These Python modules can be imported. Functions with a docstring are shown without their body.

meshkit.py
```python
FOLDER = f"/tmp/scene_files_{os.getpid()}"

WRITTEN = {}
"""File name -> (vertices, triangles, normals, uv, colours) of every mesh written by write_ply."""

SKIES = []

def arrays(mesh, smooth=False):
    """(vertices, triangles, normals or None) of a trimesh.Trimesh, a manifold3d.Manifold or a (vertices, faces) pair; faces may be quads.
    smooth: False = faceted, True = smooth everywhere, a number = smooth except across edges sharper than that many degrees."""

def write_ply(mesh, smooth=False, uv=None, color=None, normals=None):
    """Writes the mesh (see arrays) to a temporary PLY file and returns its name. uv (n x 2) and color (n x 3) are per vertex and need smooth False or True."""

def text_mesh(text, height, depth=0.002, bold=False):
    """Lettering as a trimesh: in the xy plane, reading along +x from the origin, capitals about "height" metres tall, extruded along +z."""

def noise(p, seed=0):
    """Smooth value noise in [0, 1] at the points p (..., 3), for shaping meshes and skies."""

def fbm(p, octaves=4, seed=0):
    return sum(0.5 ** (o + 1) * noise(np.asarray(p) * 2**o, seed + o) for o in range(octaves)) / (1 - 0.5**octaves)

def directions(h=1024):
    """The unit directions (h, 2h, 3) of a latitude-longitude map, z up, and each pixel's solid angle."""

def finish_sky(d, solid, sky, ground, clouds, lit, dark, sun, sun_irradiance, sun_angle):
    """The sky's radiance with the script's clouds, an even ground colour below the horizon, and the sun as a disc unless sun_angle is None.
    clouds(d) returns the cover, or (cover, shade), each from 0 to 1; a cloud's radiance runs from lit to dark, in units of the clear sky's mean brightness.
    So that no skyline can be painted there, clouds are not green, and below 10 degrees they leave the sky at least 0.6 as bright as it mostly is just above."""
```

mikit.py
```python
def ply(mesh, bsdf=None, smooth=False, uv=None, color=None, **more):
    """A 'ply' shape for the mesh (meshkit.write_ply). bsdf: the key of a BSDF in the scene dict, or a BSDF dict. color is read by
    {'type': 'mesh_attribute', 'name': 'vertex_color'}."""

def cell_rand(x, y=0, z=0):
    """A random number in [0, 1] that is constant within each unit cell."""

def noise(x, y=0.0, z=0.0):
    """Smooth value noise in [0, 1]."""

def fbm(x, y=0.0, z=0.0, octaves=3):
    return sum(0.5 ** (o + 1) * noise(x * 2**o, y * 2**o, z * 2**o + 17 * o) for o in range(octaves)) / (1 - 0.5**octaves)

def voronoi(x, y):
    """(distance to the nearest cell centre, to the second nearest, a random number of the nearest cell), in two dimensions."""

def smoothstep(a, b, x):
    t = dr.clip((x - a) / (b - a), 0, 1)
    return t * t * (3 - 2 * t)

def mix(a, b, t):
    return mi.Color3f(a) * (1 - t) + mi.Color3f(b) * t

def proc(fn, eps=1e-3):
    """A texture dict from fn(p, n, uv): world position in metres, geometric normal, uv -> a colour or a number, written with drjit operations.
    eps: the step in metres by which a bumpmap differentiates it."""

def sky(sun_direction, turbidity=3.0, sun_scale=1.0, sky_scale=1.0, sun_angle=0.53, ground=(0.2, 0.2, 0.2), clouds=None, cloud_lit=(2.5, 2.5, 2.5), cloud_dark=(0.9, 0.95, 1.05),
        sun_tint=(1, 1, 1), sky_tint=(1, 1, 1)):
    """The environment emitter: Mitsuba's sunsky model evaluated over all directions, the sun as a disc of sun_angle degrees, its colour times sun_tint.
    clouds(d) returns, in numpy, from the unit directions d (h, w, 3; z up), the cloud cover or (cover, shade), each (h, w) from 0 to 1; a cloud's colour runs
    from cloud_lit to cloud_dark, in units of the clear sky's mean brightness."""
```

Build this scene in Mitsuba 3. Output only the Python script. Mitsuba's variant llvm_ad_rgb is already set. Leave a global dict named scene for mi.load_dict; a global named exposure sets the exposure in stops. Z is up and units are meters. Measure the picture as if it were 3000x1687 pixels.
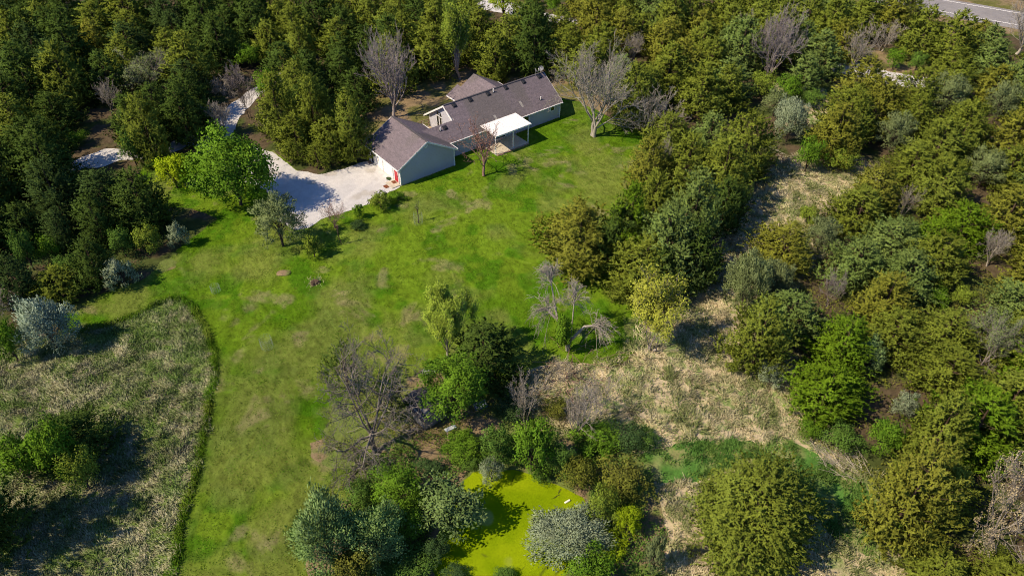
"""Aerial view of a ranch house on a lawn inside cedar woods, with an algae pond. Metres, z up."""
import math
import numpy as np
import trimesh
import shapely
from shapely.geometry import Polygon
import drjit as dr
import mitsuba as mi
import meshkit
import mikit
from mikit import noise, fbm, mix, smoothstep, cell_rand

T4 = mi.ScalarTransform4f
scene, labels = {}, {}

# ------------------------------------------------------------------ camera, sky, exposure
PITCH, ROLL, CAM_H = 0.7019, -0.0084, 49.4
_fw = np.array([0, math.cos(PITCH), -math.sin(PITCH)])
_up = np.array([0, math.sin(PITCH), math.cos(PITCH)])
_rt = np.array([1.0, 0, 0])
_U = math.sin(ROLL) * _rt + math.cos(ROLL) * _up
scene['camera'] = {'type': 'perspective', 'fov': 68.63, 'fov_axis': 'x', 'near_clip': 1.0, 'far_clip': 3000.0,
                   'to_world': T4().look_at(origin=[0, 0, CAM_H], target=list(np.array([0, 0, CAM_H]) + _fw), up=list(_U))}
SUN = (-2.37, -1.06, 2.81)
scene['sky'] = mikit.sky(SUN, turbidity=3.0, sky_scale=.8, ground=(0.06, 0.08, 0.03), sun_tint=(1.0, 0.985, 0.95), sky_tint=(.76, .93, 1.28))
exposure = 2.0

# ------------------------------------------------------------------ materials


def diffuse(fn, two=False):
    d = {'type': 'diffuse', 'reflectance': mikit.proc(fn)}
    return {'type': 'twosided', 'bsdf': d} if two else d


def flat(rgb, rough=0.6, spec=0.3):
    return {'type': 'twosided', 'bsdf': {'type': 'principled', 'base_color': {'type': 'rgb', 'value': list(rgb)}, 'roughness': rough, 'specular': spec}}


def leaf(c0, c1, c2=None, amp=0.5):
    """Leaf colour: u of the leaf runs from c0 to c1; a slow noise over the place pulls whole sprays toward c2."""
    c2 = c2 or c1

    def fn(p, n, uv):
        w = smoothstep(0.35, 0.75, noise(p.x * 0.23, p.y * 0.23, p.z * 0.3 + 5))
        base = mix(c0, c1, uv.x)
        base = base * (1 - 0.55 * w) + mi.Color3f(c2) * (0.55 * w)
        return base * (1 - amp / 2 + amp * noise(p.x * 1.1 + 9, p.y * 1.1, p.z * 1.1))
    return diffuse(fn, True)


def S(r, g, b):
    """sRGB 0-255 to linear."""
    return tuple(((c / 255 + 0.055) / 1.055) ** 2.4 if c > 10 else c / 255 / 12.92 for c in (r, g, b))


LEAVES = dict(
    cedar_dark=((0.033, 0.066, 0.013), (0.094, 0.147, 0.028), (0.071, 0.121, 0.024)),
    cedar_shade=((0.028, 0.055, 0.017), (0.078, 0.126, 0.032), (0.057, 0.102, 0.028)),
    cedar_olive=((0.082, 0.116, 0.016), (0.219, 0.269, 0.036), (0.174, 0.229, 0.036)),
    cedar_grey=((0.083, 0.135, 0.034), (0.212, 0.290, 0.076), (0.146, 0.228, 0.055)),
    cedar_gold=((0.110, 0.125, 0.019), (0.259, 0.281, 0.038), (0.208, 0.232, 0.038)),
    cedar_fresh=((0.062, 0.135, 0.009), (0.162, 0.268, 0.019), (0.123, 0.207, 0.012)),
    leaf_green=((0.045, 0.125, 0.010), (0.165, 0.300, 0.028), (0.115, 0.220, 0.018)),
    leaf_green2=((0.052, 0.120, 0.022), (0.125, 0.225, 0.040), (0.105, 0.190, 0.030)),
    leaf_lime=((0.188, 0.288, 0.010), (0.325, 0.444, 0.018), (0.275, 0.372, 0.014)),
    leaf_fresh=((0.110, 0.180, 0.022), (0.230, 0.300, 0.042), (0.190, 0.265, 0.034)),
    leaf_dark=((0.030, 0.072, 0.024), (0.080, 0.140, 0.046), (0.062, 0.118, 0.038)),
    leaf_olive=((0.090, 0.115, 0.018), (0.190, 0.215, 0.034), (0.155, 0.165, 0.036)),
    leaf_willow=((0.110, 0.155, 0.065), (0.215, 0.265, 0.115), (0.180, 0.235, 0.090)),
    leaf_silver=((0.165, 0.220, 0.130), (0.320, 0.385, 0.250), (0.250, 0.325, 0.185)),
    leaf_silver2=((0.117, 0.206, 0.072), (0.273, 0.388, 0.150), (0.195, 0.325, 0.084)),
    leaf_silver3=((0.169, 0.237, 0.180), (0.338, 0.425, 0.312), (0.260, 0.344, 0.240)),
    leaf_broad=((0.070, 0.130, 0.036), (0.180, 0.255, 0.090), (0.140, 0.220, 0.058)),
    leaf_yellow=((0.240, 0.290, 0.030), (0.400, 0.430, 0.070), (0.340, 0.370, 0.055)),
    leaf_pale=((0.190, 0.286, 0.032), (0.330, 0.440, 0.065), (0.280, 0.385, 0.050)),
    leaf_red=((0.240, 0.110, 0.100), (0.340, 0.170, 0.145), (0.280, 0.170, 0.110)),
    leaf_purple=((0.110, 0.035, 0.080), (0.200, 0.075, 0.150), (0.160, 0.060, 0.120)),
    leaf_bud=((0.330, 0.280, 0.165), (0.500, 0.425, 0.270), (0.430, 0.365, 0.220)),
)
for k, (a, b, c) in LEAVES.items():
    scene[k] = leaf(a, b, c)


def bark(c0, c1):
    def fn(p, n, uv):
        return mix(c0, c1, noise(p.x * 2.3, p.y * 2.3, p.z * 1.1))
    return diffuse(fn, True)


scene['bark_grey'] = bark((.270, .245, .210), (.470, .440, .385))
scene['bark_violet'] = bark((.220, .195, .195), (.390, .350, .340))
scene['bark_pink'] = bark((.220, .130, .110), (.340, .230, .200))
scene['bark_brown'] = bark((.050, .040, .035), (.120, .095, .080))
scene['bark_dark'] = bark((.100, .088, .076), (.340, .310, .275))
scene['bark_bud'] = bark((.200, .180, .165), (.360, .335, .310))
scene['bark_cedar'] = bark((.060, .042, .030), (.130, .095, .070))


def grass_fn(p):
    a = fbm(p.x * 0.11, p.y * 0.11, 3.0, 3)
    b = fbm(p.x * 0.45 + 7, p.y * 0.45, 1.0, 3)
    c = noise(p.x * 2.2, p.y * 2.2, 8.0)
    f = noise(p.x * 9, p.y * 9, 2.0)
    return a, b, c, f


def lawn_fn(p, n, uv):
    a, b, c, f = grass_fn(p)
    w = noise(p.x * .3 + 5, p.y * .3, 12.0)
    x, y = p.x + 1.6 * w, p.y + 1.6 * noise(p.x * .3, p.y * .3 + 9, 2.0)
    streak = fbm(x * 1.5 + y * .5, y * .55 - x * .2, 4.0, 3)
    col = mix((.082, .170, .008), (.125, .212, .014), smoothstep(.35, .65, a))
    col = mix(col, (.050, .145, .006), .8 * smoothstep(.48, .68, b))
    far = smoothstep(62, 44, p.y) * smoothstep(2, -14, p.x)          # lower lawn: thinner, yellower turf
    dryness = smoothstep(.46, .74, fbm(x * .19 + 31, y * .19 + 4, 6.0, 4) + .13 * far + .10 * (streak - .5))
    col = mix(col, (.180, .195, .055), .55 * dryness)
    bare = smoothstep(.62, .80, fbm(x * .42 + 3, y * .42 + 14, 9.0, 4) + .10 * (streak - .5))
    col = mix(col, (.270, .225, .130), .5 * bare)
    mow = noise(p.x * .95 + p.y * .16 + .5 * w, p.y * .03, 21.0)       # faint mower passes down the strip
    fine = fbm(x * 3.6 + y * 1.2, y * 1.7 - x * .6, 15.0, 3)
    return col * .92 * (.22 + .30 * c + .30 * f + .38 * streak + .66 * fine) * (1 - .14 * far * (.4 + mow))


def meadow_fn(p, n, uv):
    a, b, c, f = grass_fn(p)
    g = smoothstep(46, 56, p.y + 6 * a)
    col = mix((.215, .205, .125), (.115, .170, .040), smoothstep(.40, .62, b * .6 + c * .4 + .25 * g))
    return col * (.65 + .4 * c + .3 * f)


def dry_fn(p, n, uv):
    a, b, c, f = grass_fn(p)
    col = mix((.460, .395, .265), (.165, .225, .075), smoothstep(.46, .66, b * .65 + c * .35))
    col = mix(col, (.300, .215, .150), .5 * smoothstep(.6, .75, a))
    return col * (.7 + .35 * c + .3 * f)


def lush_fn(p, n, uv):
    a, b, c, f = grass_fn(p)
    return mix((.075, .180, .035), (.230, .245, .100), smoothstep(.4, .65, b)) * (.65 + .4 * c + .3 * f)


def floor_fn(p, n, uv):
    a, b, c, f = grass_fn(p)
    col = mix((.095, .075, .048), (.060, .080, .025), smoothstep(.4, .65, b))
    return col * (.7 + .4 * c + .25 * f)


def yard_fn(p, n, uv):
    a, b, c, f = grass_fn(p)
    col = mix((.235, .180, .110), (.130, .135, .045), smoothstep(.42, .64, b * .7 + a * .3))
    return col * (.75 + .3 * c + .25 * f)


def soil_fn(p, n, uv):
    a, b, c, f = grass_fn(p)
    return mix((.215, .165, .100), (.125, .165, .045), smoothstep(.40, .58, b)) * (.75 + .3 * c + .3 * f)


def gravel_fn(p, n, uv):
    a, b, c, f = grass_fn(p)
    tracks = noise(p.x * .9 - p.y * .5, p.y * .25 + p.x * .2, 4.0)
    col = mix((.460, .460, .465), (.590, .592, .600), a)
    col = mix(col, (.66, .65, .63), .45 * smoothstep(.55, .8, tracks))
    col = mix(col, (.36, .33, .27), .5 * smoothstep(.64, .78, b))
    return col * (.86 + .12 * c + .16 * noise(p.x * 14, p.y * 14, 2.0))


def algae_fn(p, n, uv):
    a, b, c, f = grass_fn(p)
    col = mix((.165, .255, .003), (.235, .325, .005), smoothstep(.3, .7, b))
    seam = abs(noise(p.x * .55 + 1.7 * noise(p.x * .3, p.y * .3, 1), p.y * .16, 11.0) - .5)
    open_ = smoothstep(.035, .0, seam) * smoothstep(.45, .7, noise(p.x * 1.4, p.y * 1.4, 5.0))
    col = mix(col, (.090, .120, .010), .8 * open_)
    col = mix(col, (.42, .44, .22), .35 * smoothstep(.72, .85, noise(p.x * .6 + 8, p.y * .6, 3.0)))
    return col * (.92 + .12 * f)


def shingle_fn(p, n, uv):
    """uv in metres: u along the eave, v up the slope. 0.14 m courses of 0.3 m tabs."""
    row = dr.floor(uv.y / .145)
    tab = cell_rand(uv.x / .31 + .5 * row + 3, row, 2)
    long_ = cell_rand(uv.x / 1.7 + .37 * row, row, 5)
    a = fbm(uv.x * .45, uv.y * .45, 2.0, 3)
    b = noise(uv.x * .5, uv.y * .12, 7.0)
    col = mix((.140, .124, .140), (.215, .184, .208), tab * .5 + long_ * .35 + .25 * a)
    col = mix(col, (.130, .125, .115), .55 * smoothstep(.5, .75, b))
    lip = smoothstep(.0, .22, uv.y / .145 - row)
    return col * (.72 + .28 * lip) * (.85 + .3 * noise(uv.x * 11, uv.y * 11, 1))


def siding_fn(p, n, uv):
    """vinyl laps, 0.2 m"""
    row = p.z / .2
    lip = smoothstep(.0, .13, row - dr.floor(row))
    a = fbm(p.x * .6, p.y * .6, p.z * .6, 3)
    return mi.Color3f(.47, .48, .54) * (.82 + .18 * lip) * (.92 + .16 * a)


def concrete_fn(p, n, uv):
    a, b, c, f = grass_fn(p)
    return mix((.46, .42, .34), (.56, .52, .43), b) * (.88 + .14 * c + .1 * f)


def road_fn(p, n, uv):
    a, b, c, f = grass_fn(p)
    return mix((.23, .225, .23), (.30, .295, .30), b) * (.9 + .1 * c + .1 * f)


def brick_fn(p, n, uv):
    r = cell_rand(p.x * 5, p.y * 5, 3)
    return mix((.25, .16, .11), (.42, .33, .25), r)


def plank_fn(p, n, uv):
    return mix((.26, .25, .235), (.40, .385, .36), noise(p.x * 9, p.y * 9, p.z * .8)) * (.8 + .3 * noise(p.x * 3, p.y * 3, p.z * 12))


for k, fn in dict(woodland_soil=floor_fn, lawn_turf=lawn_fn, meadow_thatch=meadow_fn, dry_thatch=dry_fn, lush_turf=lush_fn, yard_soil=yard_fn, bare_earth=soil_fn,
                  gravel=gravel_fn, algae=algae_fn, siding=siding_fn, concrete=concrete_fn, asphalt=road_fn, brick_edge=brick_fn, grey_plank=plank_fn).items():
    scene[k] = diffuse(fn, True)
scene['shingles'] = diffuse(shingle_fn, True)
scene['white_paint'] = flat((.78, .78, .77), .5, .4)
scene['white_metal'] = flat((.80, .795, .78), .45, .4)
scene['red_paint'] = flat((.42, .025, .040), .45, .4)
scene['dark_metal'] = flat((.022, .024, .030), .5, .4)
scene['grey_metal'] = flat((.32, .33, .34), .4, .5)
scene['dish_grey'] = flat((.16, .17, .19), .45, .4)
scene['blue_grey_tarp'] = flat((.060, .085, .150), .55, .4)
scene['window_glass'] = {'type': 'principled', 'base_color': {'type': 'rgb', 'value': [.015, .018, .02]}, 'roughness': .08, 'specular': .6}
scene['mat_brown'] = flat((.17, .065, .035), .9, .1)
scene['mat_green'] = flat((.030, .055, .020), .8, .2)
scene['weathered_wood'] = flat((.27, .20, .14), .8, .2)
scene['pale_wood'] = flat((.42, .34, .23), .8, .2)
scene['shadow_roof'] = flat((.085, .080, .088), .8, .2)
scene['dull_board'] = flat((.42, .47, .48), .6, .3)
scene['line_paint'] = flat((.75, .75, .73), .7, .2)
scene['wire'] = flat((.22, .28, .25), .5, .4)

# grass blades: colour along u (blade choice), v (height)
def blades(c0, c1):
    def fn(p, n, uv):
        return mix(c0, c1, uv.x) * (.75 + .5 * noise(p.x * .5, p.y * .5, 3.0))
    return diffuse(fn, True)


scene['blade_meadow'] = blades((.110, .190, .040), (.430, .405, .275))
scene['blade_dry'] = blades((.190, .240, .080), (.680, .590, .410))
scene['blade_lush'] = blades((.070, .185, .035), (.200, .310, .070))
scene['blade_lawn'] = blades((.060, .150, .008), (.170, .235, .030))

# ------------------------------------------------------------------ entries


def numbered(name):
    if not any(k == name or k.startswith(name + '__') for k in scene):
        return name
    i = 1
    while any(k == f'{name}_{i:03d}' or k.startswith(f'{name}_{i:03d}__') for k in scene):
        i += 1
    return f'{name}_{i:03d}'


_count = {}


def new_key(name):
    """thing key, cheap numbering"""
    n = _count.get(name, 0)
    _count[name] = n + 1
    return name if n == 0 else f'{name}_{n:03d}'


def thing(name, label, cat, group=None):
    key = new_key(name)
    labels[key] = {'label': label, 'category': cat}
    if group:
        labels[key]['group'] = group
    return key


def put(key, shape, to=None, label=None):
    if to is not None:
        shape = {**shape, 'to_world': to}
    assert key not in scene, key
    scene[key] = shape
    if label:
        labels[key] = {'label': label}


def part(parent, name, shape, to=None, label=None):
    key = new_key(parent + '__' + name)
    put(key, shape, to, label)
    return key


def setting(name, shape, label=None, kind='structure', cat=None):
    key = new_key(name)
    scene[key] = shape
    labels[key] = {'kind': kind}
    if label:
        labels[key]['label'] = label
    if cat:
        labels[key]['category'] = cat
    return key


def soft(v, f, n, uv, bsdf):
    """a mesh with its own shading normals"""
    path = meshkit.write_ply((v, f), False, uv, None, normals=n)
    return {'type': 'ply', 'filename': path, 'face_normals': False, 'bsdf': {'type': 'ref', 'id': bsdf}}


def unit(a):
    return a / np.maximum(np.linalg.norm(a, axis=-1, keepdims=True), 1e-9)


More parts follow.
